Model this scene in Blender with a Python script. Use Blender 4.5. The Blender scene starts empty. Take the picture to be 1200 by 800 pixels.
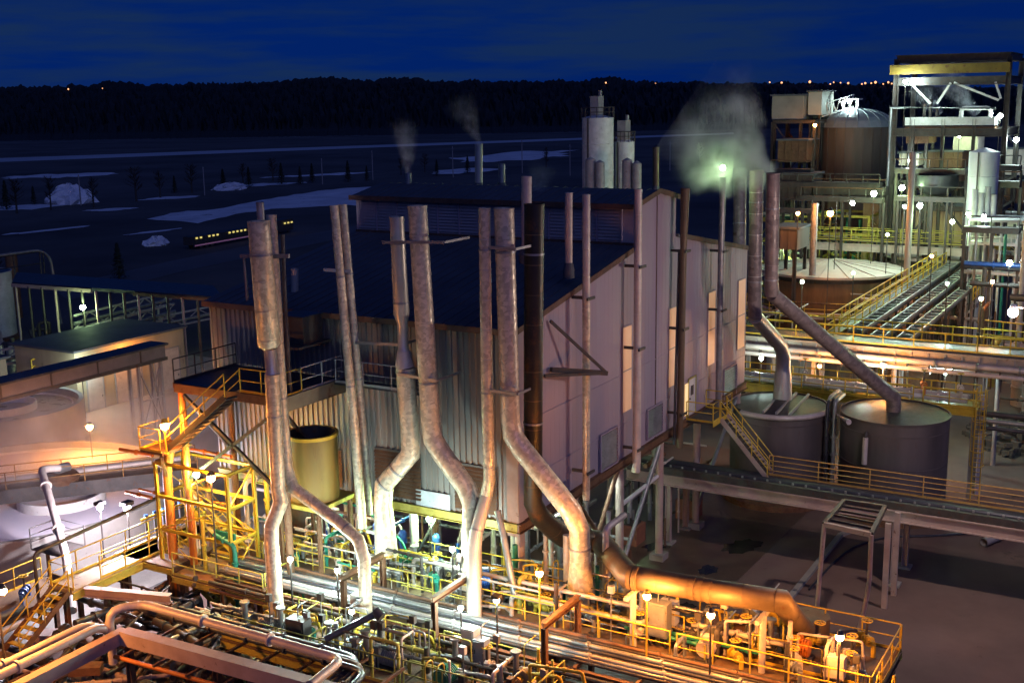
import bpy, math, random
from mathutils import Vector, Matrix
random.seed(7)
R = math.radians
scene = bpy.context.scene
COL = scene.collection

# ------------------------------------------------------------------ camera
CAM = Vector((-40.971, -23.784, 24.783))
PITCH, ROLL, YAW, FPX = 0.201898, -0.0160732, 1.0414762, 1375.82
F_ = Vector((math.sin(YAW)*math.cos(PITCH), math.cos(YAW)*math.cos(PITCH), -math.sin(PITCH)))
R0 = Vector((math.cos(YAW), -math.sin(YAW), 0))
U0 = R0.cross(F_)
R_ = R0*math.cos(ROLL) + U0*math.sin(ROLL)
U_ = U0*math.cos(ROLL) - R0*math.sin(ROLL)
cam_data = bpy.data.cameras.new("camera")
cam = bpy.data.objects.new("camera", cam_data); COL.objects.link(cam)
m = Matrix((R_, U_, -F_)).transposed().to_4x4(); m.translation = CAM
cam.matrix_world = m
cam_data.sensor_width = 36; cam_data.lens = 36*FPX/1200
cam_data.clip_start = .5; cam_data.clip_end = 20000
scene.camera = cam
scene.render.resolution_x, scene.render.resolution_y = 1024, 682

# ------------------------------------------------------------------ light and exposure
world = bpy.data.worlds.new("World"); scene.world = world; world.use_nodes = True
nt = world.node_tree; nd = nt.nodes; lk = nt.links
bg = nd["Background"]
# blue hour: the Nishita sky of a low sun behind the camera, seen through the deep blue of dusk, with streaky cloud
sky = nd.new("ShaderNodeTexSky"); sky.sky_type = 'NISHITA'; sky.sun_disc = False
sky.sun_elevation = R(8); sky.sun_rotation = R(218); sky.air_density = 1; sky.dust_density = .2; sky.ozone_density = 6
geo = nd.new("ShaderNodeTexCoord"); mp = nd.new("ShaderNodeMapping"); mp.inputs[3].default_value = (2.2, 2.2, 22)
lk.new(geo.outputs['Generated'], mp.inputs[0])
nz = nd.new("ShaderNodeTexNoise"); nz.inputs['Scale'].default_value = 2.7; nz.inputs['Detail'].default_value = 6; nz.inputs['Roughness'].default_value = .55
lk.new(mp.outputs[0], nz.inputs[0])
cr = nd.new("ShaderNodeValToRGB")
cr.color_ramp.elements[0].position = .40; cr.color_ramp.elements[0].color = (.0004, .0105, .088, 1)
cr.color_ramp.elements[1].position = .64; cr.color_ramp.elements[1].color = (.0046, .0165, .062, 1)
lk.new(nz.outputs[0], cr.inputs[0])
lum = nd.new("ShaderNodeRGBToBW"); lk.new(sky.outputs[0], lum.inputs[0])
mr0 = nd.new("ShaderNodeMapRange"); mr0.inputs[1].default_value = 0; mr0.inputs[2].default_value = 3; mr0.inputs[3].default_value = .75; mr0.inputs[4].default_value = 1.5
lk.new(lum.outputs[0], mr0.inputs[0])
tint = nd.new("ShaderNodeVectorMath"); tint.operation = 'SCALE'
lk.new(cr.outputs[0], tint.inputs[0]); lk.new(mr0.outputs[0], tint.inputs['Scale'])
lk.new(tint.outputs[0], bg.inputs[0]); bg.inputs[1].default_value = 1.0
sun_d = bpy.data.lights.new("sun", 'SUN'); sun_d.energy = .46; sun_d.angle = R(50); sun_d.color = (.31, .37, 1)
sun = bpy.data.objects.new("sun", sun_d); COL.objects.link(sun)
sun.rotation_euler = (R(60), 0, R(-38))   # last blue light of the western sky behind the camera
vs = scene.view_settings; vs.view_transform = 'Standard'; vs.look = 'None'; vs.exposure = 0; vs.gamma = 1
cy = scene.cycles
cy.use_denoising = True; cy.max_bounces = 5; cy.diffuse_bounces = 2; cy.glossy_bounces = 2
cy.volume_bounces = 1; cy.sample_clamp_indirect = 2.5; cy.sample_clamp_direct = 0
cy.caustics_reflective = False; cy.caustics_refractive = False
cy.volume_step_rate = 2; cy.volume_max_steps = 96

# ------------------------------------------------------------------ measuring: a pixel of the 1200x800 photograph to a point in metres
def ray(x, y): return F_ + R_*((x-600)/FPX) - U_*((y-400)/FPX)
def az(x, y, z): d = ray(x, y); return CAM + d*((z-CAM.z)/d.z)
def ax(x, y, X): d = ray(x, y); return CAM + d*((X-CAM.x)/d.x)
def ay(x, y, Y): d = ray(x, y); return CAM + d*((Y-CAM.y)/d.y)
def ad(x, y, D): return CAM + ray(x, y)*D
def ppm(p): return FPX/((Vector(p)-CAM).dot(F_))
V = lambda *a: Vector(a)

# ------------------------------------------------------------------ materials
MATS = {}
def mat(name, c1, c2=None, rough=.6, metal=0., scale=1.5, rust=0., rustcol=(.09,.03,.012), bump=.15, bscale=14, streak=False, spec=.4, cells=0):
    if name in MATS: return MATS[name]
    mt = bpy.data.materials.new(name); mt.use_nodes = True
    t = mt.node_tree; n = t.nodes; l = t.links; b = n["Principled BSDF"]
    c2 = c2 or tuple(x*.62 for x in c1)
    tc = n.new("ShaderNodeTexCoord"); oi = n.new("ShaderNodeObjectInfo")
    ad_ = n.new("ShaderNodeVectorMath"); ad_.operation = 'MULTIPLY_ADD'
    mu = n.new("ShaderNodeVectorMath"); mu.operation = 'SCALE'
    co = n.new("ShaderNodeCombineXYZ")
    for i in range(3): l.new(oi.outputs['Random'], co.inputs[i])
    l.new(co.outputs[0], mu.inputs[0]); mu.inputs['Scale'].default_value = 37
    ad_.inputs[1].default_value = (1, 1, .22 if streak else 1)
    l.new(tc.outputs['Object'], ad_.inputs[0]); l.new(mu.outputs[0], ad_.inputs[2])
    def noise(s, d=5, r=.6):
        q = n.new("ShaderNodeTexNoise"); q.inputs['Scale'].default_value = s; q.inputs['Detail'].default_value = d; q.inputs['Roughness'].default_value = r
        l.new(ad_.outputs[0], q.inputs[0]); return q
    def ramp(a, b_, src, ca=(0,0,0,1), cb=(1,1,1,1)):
        q = n.new("ShaderNodeValToRGB"); q.color_ramp.elements[0].position = a; q.color_ramp.elements[1].position = b_
        q.color_ramp.elements[0].color = ca; q.color_ramp.elements[1].color = cb; l.new(src, q.inputs[0]); return q
    base = ramp(.3, .7, noise(scale).outputs[0], (*c2, 1), (*c1, 1)).outputs[0]
    if cells:
        vo = n.new("ShaderNodeTexVoronoi"); vo.inputs['Scale'].default_value = cells; l.new(ad_.outputs[0], vo.inputs[0])
        sp = n.new("ShaderNodeSeparateColor"); l.new(vo.outputs['Color'], sp.inputs[0])
        mx = n.new("ShaderNodeMix"); mx.data_type = 'RGBA'; mx.blend_type = 'MULTIPLY'; mx.inputs[0].default_value = .8
        rr = ramp(.15, .85, sp.outputs[0], (.66, .64, .62, 1), (1.12, 1.1, 1.06, 1))
        l.new(base, mx.inputs[6]); l.new(rr.outputs[0], mx.inputs[7]); base = mx.outputs[2]
        mr = n.new("ShaderNodeMapRange"); mr.inputs[3].default_value = max(.12, rough-.16); mr.inputs[4].default_value = rough+.2
        l.new(sp.outputs[1], mr.inputs[0]); l.new(mr.outputs[0], b.inputs['Roughness'])
    else:
        mr = n.new("ShaderNodeMapRange"); mr.inputs[3].default_value = max(.05, rough-.15); mr.inputs[4].default_value = min(1, rough+.15)
        l.new(noise(scale*2.3).outputs[0], mr.inputs[0]); l.new(mr.outputs[0], b.inputs['Roughness'])
    if rust > 0:
        rn = ramp(.66-rust*.4, .74-rust*.25, noise(scale*1.9, 8, .7).outputs[0])
        mx = n.new("ShaderNodeMix"); mx.data_type = 'RGBA'; l.new(rn.outputs[0], mx.inputs[0]); l.new(base, mx.inputs[6]); mx.inputs[7].default_value = (*rustcol, 1)
        base = mx.outputs[2]
    l.new(base, b.inputs['Base Color'])
    b.inputs['Metallic'].default_value = metal; b.inputs['Specular IOR Level'].default_value = spec
    if bump:
        bp = n.new("ShaderNodeBump"); bp.inputs['Strength'].default_value = bump; bp.inputs['Distance'].default_value = .04
        l.new(noise(bscale, 4).outputs[0], bp.inputs['Height']); l.new(bp.outputs[0], b.inputs['Normal'])
    MATS[name] = mt; return mt
def emis(name, col, s):
    if name in MATS: return MATS[name]
    mt = bpy.data.materials.new(name); mt.use_nodes = True; b = mt.node_tree.nodes["Principled BSDF"]
    b.inputs['Base Color'].default_value = (.8, .8, .8, 1)
    b.inputs['Emission Color'].default_value = (*col, 1); b.inputs['Emission Strength'].default_value = s
    MATS[name] = mt; return mt
M_JACKET = mat('dented_jacket', (.64,.565,.44), (.56,.485,.37), .45, .3, .5, .0, bump=.35, bscale=3.2, cells=7)  # base colour warmed and brightened to carry sodium lamp light on the stacks
M_JACKET2 = mat('plain_jacket', (.52,.48,.43), (.40,.37,.33), .42, .3, .6, .0, bump=.25, bscale=5)
M_SHINY = mat('stainless', (.62,.56,.48), (.48,.43,.37), .42, .55, 1, bump=.05)
M_BLACKDUCT = mat('black_duct', (.045,.036,.028), (.02,.017,.014), .42, .25, .8, .3, (.10,.045,.018), bump=.3, bscale=6)
M_BRONZE = mat('bronze_duct', (.15,.10,.06), (.085,.06,.038), .55, .25, .7, .12, bump=.3, bscale=6)
M_GALV = mat('galvanised', (.36,.35,.36), (.22,.21,.22), .45, .6, 2, .08)
M_DARKSTACK = mat('dark_stack', (.29,.23,.22), (.20,.16,.155), .5, .25, .7, .1, cells=4)
M_SIDING = mat('corrugated_siding', (.23,.21,.195), (.14,.125,.115), .55, .1, .5, .12, bump=.05, streak=True)
M_GABLE = mat('gable_siding', (.34,.275,.33), (.28,.225,.27), .55, .05, .22, .04, bump=.04, streak=True)
M_ROOF = mat('roof_sheet', (.105,.11,.13), (.06,.065,.08), .7, .1, .35, bump=.15)
M_TRIM = mat('rusty_trim', (.14,.075,.05), (.07,.04,.03), .7, 0, 2, .3)
M_YELLOW = mat('yellow_paint', (.62,.42,.035), (.46,.29,.03), .5, 0, 3, .12, bump=.05)
M_YGREEN = mat('faded_yellow_paint', (.50,.43,.09), (.36,.29,.05), .55, 0, 3, .15, bump=.05)
M_STEEL = mat('dark_steel', (.075,.065,.06), (.04,.035,.035), .55, .2, 2, .25)
M_BROWN = mat('rusty_steel', (.17,.085,.045), (.09,.045,.025), .7, .05, 2, .35)
M_PINK = mat('pinklit_steel', (.42,.31,.27), (.31,.22,.19), .6, 0, 1.2, .12)  # grey painted steel; the pink of the lamp light is in its colour
M_GREY = mat('grey_paint', (.33,.31,.31), (.22,.21,.21), .55, 0, 1.5, .12)
M_WHITE = mat('white_paint', (.68,.67,.64), (.50,.48,.45), .5, 0, 1.5, .1)
M_PIPEW = mat('pale_lagging', (.58,.50,.45), (.42,.35,.31), .5, .2, 1.5, .06)
M_PIPEB = mat('dark_pipe', (.06,.06,.075), (.03,.03,.04), .4, .3, 2, .1)
M_PIPEG = mat('grey_pipe', (.30,.30,.30), (.19,.19,.19), .42, .5, 2, .12)
M_BLUE = mat('blue_paint', (.03,.09,.33), (.02,.06,.2), .4, 0, 3, .05)
M_GREEN = mat('green_paint', (.02,.20,.14), (.015,.13,.09), .45, 0, 3, .05)
M_RED = mat('red_paint', (.42,.05,.02), (.28,.03,.015), .5, 0, 3, .05)
M_ORANGE = mat('orange_paint_lamplit', (.55,.17,.02), (.4,.11,.02), .5, 0, 3, .05)  # orange fittings, also lamp light coloured onto the landing columns
M_CONC = mat('concrete', (.30,.275,.25), (.19,.175,.16), .85, 0, .6, .08, bump=.3)
M_DECK = mat('deck_plate', (.20,.125,.07), (.11,.07,.045), .75, .1, .9, .25, bump=.35, bscale=20)
M_TANK = mat('weathered_tank', (.125,.10,.095), (.065,.054,.052), .6, .1, .5, .2, (.10,.055,.035), bump=.1, streak=True)
M_TANKROOF = mat('pale_tank_roof', (.52,.46,.41), (.38,.33,.29), .7, 0, .35, .06, bump=.15)
M_WOOD = mat('wood_stave', (.20,.12,.06), (.11,.065,.035), .8, 0, 1.2, bump=.3, streak=True)
M_BULB = {'L': emis('white_globe2', (.95, .95, 1), 26), 'H': emis('halide_globe', (1, .95, .92), 26), 'S': emis('sodium_globe', (1, .46, .13), 2.3), 'W': emis('white_globe', (.88, 1, .96), 26), 'G': emis('mercury_globe', (.78, 1, .55), 22)}
LK = 1.85
LCOL = {'S': (1, .36, .065), 'W': (.74, 1, .93), 'G': (.62, 1, .46), 'H': (1, .80, .70), 'L': (.93, .86, 1)}

# ------------------------------------------------------------------ mesh builder
class MB:
    def __init__(s): s.v = []; s.f = []; s.s = []
    def add(s, vs, fs, sm=False):
        o = len(s.v); s.v += [Vector(p) for p in vs]
        for f in fs: s.f.append(tuple(i+o for i in f)); s.s.append(sm)
        return s
    def box(s, c, d, rz=0):
        x, y, z = d[0]/2, d[1]/2, d[2]/2; c = Vector(c); ca, sa = math.cos(rz), math.sin(rz)
        vs = []
        for k in (-z, z):
            for a, b in ((-x,-y),(x,-y),(x,y),(-x,y)): vs.append(c + V(a*ca-b*sa, a*sa+b*ca, k))
        return s.add(vs, [(3,2,1,0),(4,5,6,7),(0,1,5,4),(1,2,6,5),(2,3,7,6),(3,0,4,7)])
    def bb(s, x0, x1, y0, y1, z0, z1): return s.box(((x0+x1)/2,(y0+y1)/2,(z0+z1)/2), (abs(x1-x0),abs(y1-y0),abs(z1-z0)))
    def beam(s, p, q, w, h=None, up=None):
        h = h or w; p = Vector(p); q = Vector(q); d = (q-p).normalized(); up = up or V(0,0,1)
        if abs(d.dot(up)) > .98: up = V(0,1,0)
        a = d.cross(up).normalized(); b = a.cross(d).normalized()
        vs = [e + a*(i*w/2) + b*(j*h/2) for e in (p, q) for i, j in ((-1,-1),(1,-1),(1,1),(-1,1))]
        return s.add(vs, [(3,2,1,0),(4,5,6,7),(0,1,5,4),(1,2,6,5),(2,3,7,6),(3,0,4,7)])
    def ib(s, p, q, w, h):
        t = h*.09; p = Vector(p); q = Vector(q); d = (q-p).normalized(); up = V(0,0,1)
        if abs(d.z) > .98: up = V(0,1,0)
        b = d.cross(up).normalized().cross(d).normalized()
        s.beam(p+b*(h/2-t/2), q+b*(h/2-t/2), w, t); s.beam(p-b*(h/2-t/2), q-b*(h/2-t/2), w, t)
        return s.beam(p, q, w*.14, h-2*t-.004)
    def tube(s, path, r, n=10, caps=True):
        P = [Vector(p) for p in path]; N = len(P); rs = r if isinstance(r, (list, tuple)) else [r]*N
        T = [(P[min(i+1,N-1)]-P[max(i-1,0)]).normalized() if 0 < i < N-1 else (P[1]-P[0] if i == 0 else P[-1]-P[-2]).normalized() for i in range(N)]
        for i in range(1, N-1): T[i] = ((P[i]-P[i-1]).normalized() + (P[i+1]-P[i]).normalized()).normalized()
        up = V(0,0,1) if abs(T[0].z) < .9 else V(1,0,0)
        a = T[0].cross(up).normalized(); vs = []
        for i in range(N):
            if i:
                dseg = (P[i]-P[i-1]).normalized()
                a = (a - dseg*a.dot(dseg)).normalized()
            dseg = (P[i]-P[i-1]).normalized() if i else T[0]
            a0 = (a - dseg*a.dot(dseg)).normalized(); b0 = dseg.cross(a0)
            for k in range(n):
                th = 2*math.pi*k/n; o = a0*math.cos(th)*rs[i] + b0*math.sin(th)*rs[i]
                c = dseg.dot(T[i])
                o = o - dseg*(o.dot(T[i])/max(c, .35))      # slide along the pipe to the mitre plane
                vs.append(P[i]+o)
        fs = [(i*n+k, i*n+(k+1)%n, (i+1)*n+(k+1)%n, (i+1)*n+k) for i in range(N-1) for k in range(n)]
        s.add(vs, fs, True)
        if caps: s.add(vs[:n], [tuple(range(n-1,-1,-1))]); s.add(vs[-n:], [tuple(range(n))])
        return s
    def lathe(s, c, prof, n=24, capt=True, smooth=True):
        c = Vector(c)
        for (r0, z0), (r1, z1) in zip(prof, prof[1:]):
            vs = [c+V(r*math.cos(2*math.pi*k/n), r*math.sin(2*math.pi*k/n), z) for r, z in ((r0,z0),(r1,z1)) for k in range(n)]
            s.add(vs, [(k, (k+1)%n, n+(k+1)%n, n+k) for k in range(n)], smooth)
        return s
    def cyl(s, c, r, h, n=16): return s.lathe(c, [(0.001,0),(r,0),(r,h),(0.001,h)], n)
    def ball(s, c, r, n=10, sz=1): return s.lathe(c, [(max(.001, r*math.sin(math.pi*i/6)), -r*sz*math.cos(math.pi*i/6)) for i in range(7)], n)
    def prism(s, pts, z0, z1):
        n = len(pts); vs = [V(x,y,z0) for x,y in pts] + [V(x,y,z1) for x,y in pts]
        return s.add(vs, [tuple(range(n-1,-1,-1)), tuple(range(n,2*n))] + [(i,(i+1)%n,n+(i+1)%n,n+i) for i in range(n)])
    def poly(s, pts): return s.add(pts, [tuple(range(len(pts)))])
    def torus(s, c, Rr, r, axis='z', n=14, k=6):
        c = Vector(c); pts = []
        for i in range(n):
            t = 2*math.pi*i/n
            for j in range(k):
                u = 2*math.pi*j/k; q = (Rr + r*math.cos(u)); w = r*math.sin(u)
                p = {'z': V(q*math.cos(t), q*math.sin(t), w), 'x': V(w, q*math.cos(t), q*math.sin(t)), 'y': V(q*math.cos(t), w, q*math.sin(t))}[axis]
                pts.append(c+p)
        return s.add(pts, [(i*k+j, ((i+1)%n)*k+j, ((i+1)%n)*k+(j+1)%k, i*k+(j+1)%k) for i in range(n) for j in range(k)], True)
    def mesh(s, name, mt, off=V(0,0,0)):
        me = bpy.data.meshes.new(name); me.from_pydata([p-off for p in s.v], [], s.f)
        me.polygons.foreach_set('use_smooth', s.s); me.materials.append(mt); me.update(); return me
    def build(s, name, mt, parent=None):
        if parent is None:
            xs = [p.x for p in s.v]; ys = [p.y for p in s.v]
            loc = V((min(xs)+max(xs))/2, (min(ys)+max(ys))/2, min(p.z for p in s.v))
        else: loc = root_loc(parent)
        o = bpy.data.objects.new(name, s.mesh(name, mt, loc)); COL.objects.link(o)
        if parent is None: o.location = loc
        else: o.parent = parent
        return o
def root_loc(o):
    l = V(0,0,0)
    while o is not None: l = l + o.location; o = o.parent
    return l
def tag(o, label=None, cat=None, group=None, kind=None):
    if label: o['label'] = label
    if cat: o['category'] = cat
    if group: o['group'] = group
    if kind: o['kind'] = kind
    return o
def thing(name, loc, label, cat, group=None):
    o = bpy.data.objects.new(name, None); COL.objects.link(o); o.location = Vector(loc); o.empty_display_size = .3
    return tag(o, label, cat, group)
def piece(name, me, parent, wloc, rz=0):       # a small alike piece: shared mesh, own place
    o = bpy.data.objects.new(name, me); COL.objects.link(o); o.parent = parent; o.location = Vector(wloc)-root_loc(parent); o.rotation_euler.z = rz
    return o
def struct(name, mb, mt): return tag(mb.build(name, mt), kind='structure')
def children(o): return [c for c in bpy.data.objects if c.parent == o]
def dup(o, loc, rz=0, label=None, group=None, scale=None):
    r = o.copy(); COL.objects.link(r); r.location = Vector(loc); r.rotation_euler.z = rz
    if scale: r.scale = scale
    if label: r['label'] = label
    if group: r['group'] = group
    for c in KIDS.setdefault(o.name, children(o)):
        d = c.copy(); COL.objects.link(d); d.parent = r
        for g in KIDS.setdefault(c.name, children(c)):
            e = g.copy(); COL.objects.link(e); e.parent = d
    return r
KIDS = {}
def fillet(path, rad, n=3):
    P = [Vector(p) for p in path]; out = [P[0]]
    for i in range(1, len(P)-1):
        a = (P[i-1]-P[i]); b = (P[i+1]-P[i]); la, lb = a.length, b.length; k = min(rad, la*.45, lb*.45)
        p0 = P[i]+a.normalized()*k; p1 = P[i]+b.normalized()*k
        for j in range(n+1):
            t = j/n; out.append(p0*(1-t)**2 + P[i]*(2*t*(1-t)) + p1*t*t)
    return out+[P[-1]]
def lerp(a, b, t): return Vector(a)*(1-t)+Vector(b)*t

# ------------------------------------------------------------------ recurring builders
POSTS = {}
def post_mesh(mt, h, r):
    k = (mt.name, round(h,2), r)
    if k not in POSTS: POSTS[k] = MB().tube([(0,0,0),(0,0,h)], r, 6).mesh('post', mt)
    return POSTS[k]
def guardrail(pts, label, mt=None, h=1.07, r=.032, gap=1.5, group=None, rails=1, toe=True, name='guardrail'):
    mt = mt or M_YELLOW; pts = [Vector(p) for p in pts]
    t = thing(name, pts[0], label, 'railing', group)
    up = V(0,0,h)
    MB().tube([p+up for p in pts], r, 6).build('top_rail', mt, t)
    for k in range(rails):
        z = V(0,0,h*(k+1)/(rails+1)); MB().tube([p+z for p in pts], r*.8, 6).build('mid_rail', mt, t)
    if toe:
        b = MB()
        for a, c in zip(pts, pts[1:]): b.beam(a+V(0,0,.06), c+V(0,0,.06), .015, .11)
        b.build('toe_board', mt, t)
    me = post_mesh(mt, h, r)
    for a, c in zip(pts, pts[1:]):
        n = max(1, round((c-a).length/gap))
        for i in range(n): piece('post', me, t, lerp(a, c, i/n))
    piece('post', me, t, pts[-1])
    return t
def stair(top, bot, w, label, side=None, mt=None, tm=None, n=None, rail=True, rm=None):
    top = Vector(top); bot = Vector(bot); mt = mt or M_STEEL; tm = tm or M_STEEL; rm = rm or M_YELLOW
    d = top-bot; h = V(d.x, d.y, 0).normalized(); sd = V(-h.y, h.x, 0)
    t = thing('stair', bot, label, 'stair')
    n = n or max(3, round(d.z/.22))
    for k in (-1, 1): MB().beam(bot+sd*(k*w/2), top+sd*(k*w/2), .05, .26).build('stringer', mt, t)
    tr = MB().box((0,0,0), (.25, w-.06, .04), 0).mesh('tread', tm)
    for i in range(1, n): piece('tread', tr, t, lerp(bot, top, i/n), math.atan2(h.y, h.x))
    if rail:
        for k in (-1, 1):
            hr = MB().tube([bot+sd*(k*w/2)+V(0,0,1.0), top+sd*(k*w/2)+V(0,0,1.0)], .03, 6).build('handrail', rm, t)
            MB().tube([bot+sd*(k*w/2)+V(0,0,.55), top+sd*(k*w/2)+V(0,0,.55)], .024, 6).build('mid_rail', rm, t)
            q = max(2, round(d.length/1.4)); pm = post_mesh(rm, 1.0, .03)
            for i in range(q+1): piece('post', pm, t, lerp(bot, top, i/q)+sd*(k*w/2))
    return t
def lamp(head, base_z, kind, power, label, size=.17, hood=False, pm=None, pole=True, arm=None, group=None):
    head = Vector(head); pm = pm or M_STEEL; size *= .82
    foot = V(head.x+(arm[0] if arm else 0), head.y+(arm[1] if arm else 0), base_z)
    t = thing('lamp_post' if pole else 'wall_lamp', foot if pole else head, label, 'lamp', group)
    if pole:
        MB().tube([foot, V(foot.x, foot.y, head.z+(.1 if arm else -size))], .04, 6).build('pole', pm, t)
        MB().cyl(foot, .12, .04, 8).build('base_plate', pm, t)
    if arm: MB().tube([V(foot.x, foot.y, head.z+.1), head+V(0,0,size+.05)], .025, 6).build('arm', pm, t)
    hs = MB()
    if hood: hs.box(head+V(0,0,size*1.5), (size*3.2, size*2.6, size*1.1))
    elif kind == 'S':
        hs.lathe(head, [(.001, size*1.9), (size*.55, size*1.75), (size*.9, size*1.0), (size*1.15, size*.8)], 10); hs.torus(head, size*1.08, size*.07)
        for k in range(4): hs.beam(head+V(size*1.1*math.cos(k*1.57), size*1.1*math.sin(k*1.57), size*.9), head+V(size*.55*math.cos(k*1.57), size*.55*math.sin(k*1.57), -size*1.05), size*.12)
    else: hs.lathe(head, [(.001, size*1.75), (size*.7, size*1.6), (size*.8, size*.95)], 10)
    hs.build('lamp_housing', pm, t)
    MB().ball(head, size).build('globe', M_BULB[kind], t)
    ld = bpy.data.lights.new('lamp_light', 'POINT'); ld.energy = power*LK; ld.color = LCOL[kind]; ld.shadow_soft_size = size*1.06; ld.use_soft_falloff = False
    lo = bpy.data.objects.new('lamp_light', ld); COL.objects.link(lo); lo.parent = t; lo.location = head-t.location
    return t
def bands(t, pts, r, mt, w=.08):
    for p, d in pts:
        p = Vector(p); d = Vector(d).normalized(); MB().tube([p-d*w/2, p+d*w/2], r*1.07, 14).build('clamp_band', mt, t)
def stack(path, r, label, mt, name='exhaust_stack', bandat=(), n=16, bandmt=None, open_top=True, segs=None, cat='stack', group=None):
    """path runs from the top down; r one radius or one per point"""
    P = [Vector(p) for p in path]; t = thing(name, P[-1], label, cat, group)
    rs = list(r) if isinstance(r, (list, tuple)) else [r]*len(P)
    segs = segs or [(0, len(P)-1, mt)]
    for a, b, mm in segs:
        MB().tube(P[a:b+1], rs[a:b+1], n, caps=not (open_top and a == 0)).build('shell', mm, t)
    if open_top:
        d = (P[1]-P[0]).normalized(); MB().tube([P[0]+d*.35, P[0]+d*.36], rs[0]*.98, n).build('flue', M_STEEL, t)
        MB().tube([P[0]-d*.01, P[0]+d*.07], rs[0]*1.04, n, caps=False).build('rim', mm if len(segs) == 1 else mt, t)
    for k, u in bandat:
        p = lerp(P[k], P[k+1], u); d = P[k+1]-P[k]; rr = rs[k]*(1-u)+rs[k+1]*u
        bands(t, [(p, d)], rr, bandmt or M_GALV)
    # lap seams of the jacket, every 1.2 m
    for k in range(len(P)-1):
        L = (P[k+1]-P[k]).length
        for i in range(1, int(L/1.2)+1):
            u = i*1.2/L
            if u < .97:
                p = lerp(P[k], P[k+1], u); d = (P[k+1]-P[k]).normalized(); rr = rs[k]*(1-u)+rs[k+1]*u
                MB().tube([p-d*.02, p+d*.02], rr*1.018, n, caps=False).build('lap_seam', segs[-1][2], t)
    return t
def frame_tower(label, cols, levels, sz, mt, name='pipe_scaffold', cat='pipe scaffold', brace=True):
    """cols: four ground points; levels: heights of the beams"""
    c = [Vector(p) for p in cols]; t = thing(name, c[0], label, cat)
    top = max(levels)
    for p in c: MB().ib(p, V(p.x,p.y,top), sz, sz).build('column', mt, t)
    for z in levels:
        for i in range(len(c)):
            a, b = c[i], c[(i+1)%len(c)]; MB().ib(V(a.x,a.y,z), V(b.x,b.y,z), sz*.8, sz).build('beam', mt, t)
    if brace:
        lv = [c[0].z]+sorted(levels)
        for i in range(len(c)):
            for k in range(len(lv)-1):
                if (i+k) % 2: continue
                a, b = c[i], c[(i+1)%len(c)]
                MB().beam(V(a.x,a.y,lv[k]), V(b.x,b.y,lv[k+1]), sz*.35).build('brace', mt, t)
    return t

def beside(y):
    for lim, nm in ((-8.2,'on the end platform'),(-5.5,'under the bronze duct'),(-3,'right of the flared foot'),(-.5,'left of the flared foot'),(2,'behind the leaning duct foot'),(4.5,'below the big middle duct'),(6.5,'below the crooked duct'),(9,'by the thin bent stack'),(11.5,'by the ochre tank')):
        if y < lim: return nm
    return 'below the high landing'
def in_pit(y):
    for lim, nm in ((11,'by the bend of the thick pink pipe'),(13,'before the fat-topped stack foot'),(15,'beside the orange-lit portal')):
        if y < lim: return nm
    return 'under the edge of the tan walkway'

# ================================================================== SETTING
M_GROUND = mat('dark_earth', (.115,.105,.10), (.04,.036,.034), .95, 0, .028, bump=.2, bscale=1)
M_YARD = mat('asphalt', (.19,.125,.108), (.115,.076,.068), .96, 0, .16, .08, (.05,.04,.038), bump=.35, bscale=9, spec=.06)
M_WET = mat('wet_concrete', (.13,.08,.055), (.045,.031,.025), .36, 0, .35, .15, (.09,.045,.025), bump=.12, bscale=2.5, spec=.6)
M_PALEGR = mat('pale_gravel', (.13,.115,.105), (.07,.064,.06), .9, 0, .3, bump=.4, bscale=8)
M_ROAD = mat('road', (.12,.12,.13), (.08,.08,.088), .8, 0, .05, bump=.1)
M_ICE = mat('ice', (.55,.57,.6), (.36,.38,.42), .6, 0, .01, bump=0)
M_SNOW = mat('snow', (.85,.86,.88), (.55,.56,.6), .8, 0, .12, .12, (.12,.11,.1), bump=.3, bscale=1)
M_HILL = mat('hill_woods', (.016,.015,.014), (.008,.008,.008), .95, 0, .02, bump=0)

g = MB(); n = 24
xs = [-400+ i*60 for i in range(n)] + [1100+i*260 for i in range(16)]
ys = [-3200+i*300 for i in range(9)] + [-500+i*60 for i in range(n)] + [1000+i*400 for i in range(14)]
g.add([(x, y, -.012) for x in xs for y in ys], [(i*len(ys)+j, (i+1)*len(ys)+j, (i+1)*len(ys)+j+1, i*len(ys)+j+1) for i in range(len(xs)-1) for j in range(len(ys)-1)])
struct('ground', g, M_GROUND)
def flat(name, px, z, mt, kind='structure', th=0):
    px2 = []
    for (xa, ya), (xb, yb) in zip(px, px[1:]+px[:1]):
        n_ = max(1, int(abs(xb-xa)/9)) if mt is M_SNOW else 1
        for k in range(n_): px2.append((xa+(xb-xa)*k/n_+(random.uniform(-2,2) if k else 0), ya+(yb-ya)*k/n_+(random.uniform(-.7,.7) if k else 0)))
    b = MB(); p = [az(x, y, 0) for x, y in px2]; b.poly([V(q.x, q.y, z) for q in p]); o = b.build(name, mt); o['kind'] = kind; return o
yard = MB(); yard.poly([(-45,-60,.0),(52,-60,.0),(52,22,.0),(-45,22,.0)]); struct('yard', yard, M_YARD)
wet = MB(); wet.poly([(-9,-6.2,.005),(11.5,-4.6,.005),(27,-4.9,.005),(31,14,.005),(29,18.5,.005),(-9,16,.005)]); struct('wet_floor', wet, M_WET)
back = MB(); back.poly([(37,-46,.005),(150,-46,.005),(150,30,.005),(37,24,.005)]); struct('gravel_yard', back, M_PALEGR)
left = MB(); left.poly([(-22,22.2,.005),(42,22.2,.005),(44,82,.005),(-22,82,.005)]); struct('plant_yard', left, M_CONC)
flat('river', [(-60,187),(0,185.5),(400,171.5),(860,155.5),(860,157.5),(400,174.5),(0,190),(-60,193)], .03, M_ICE)
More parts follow.
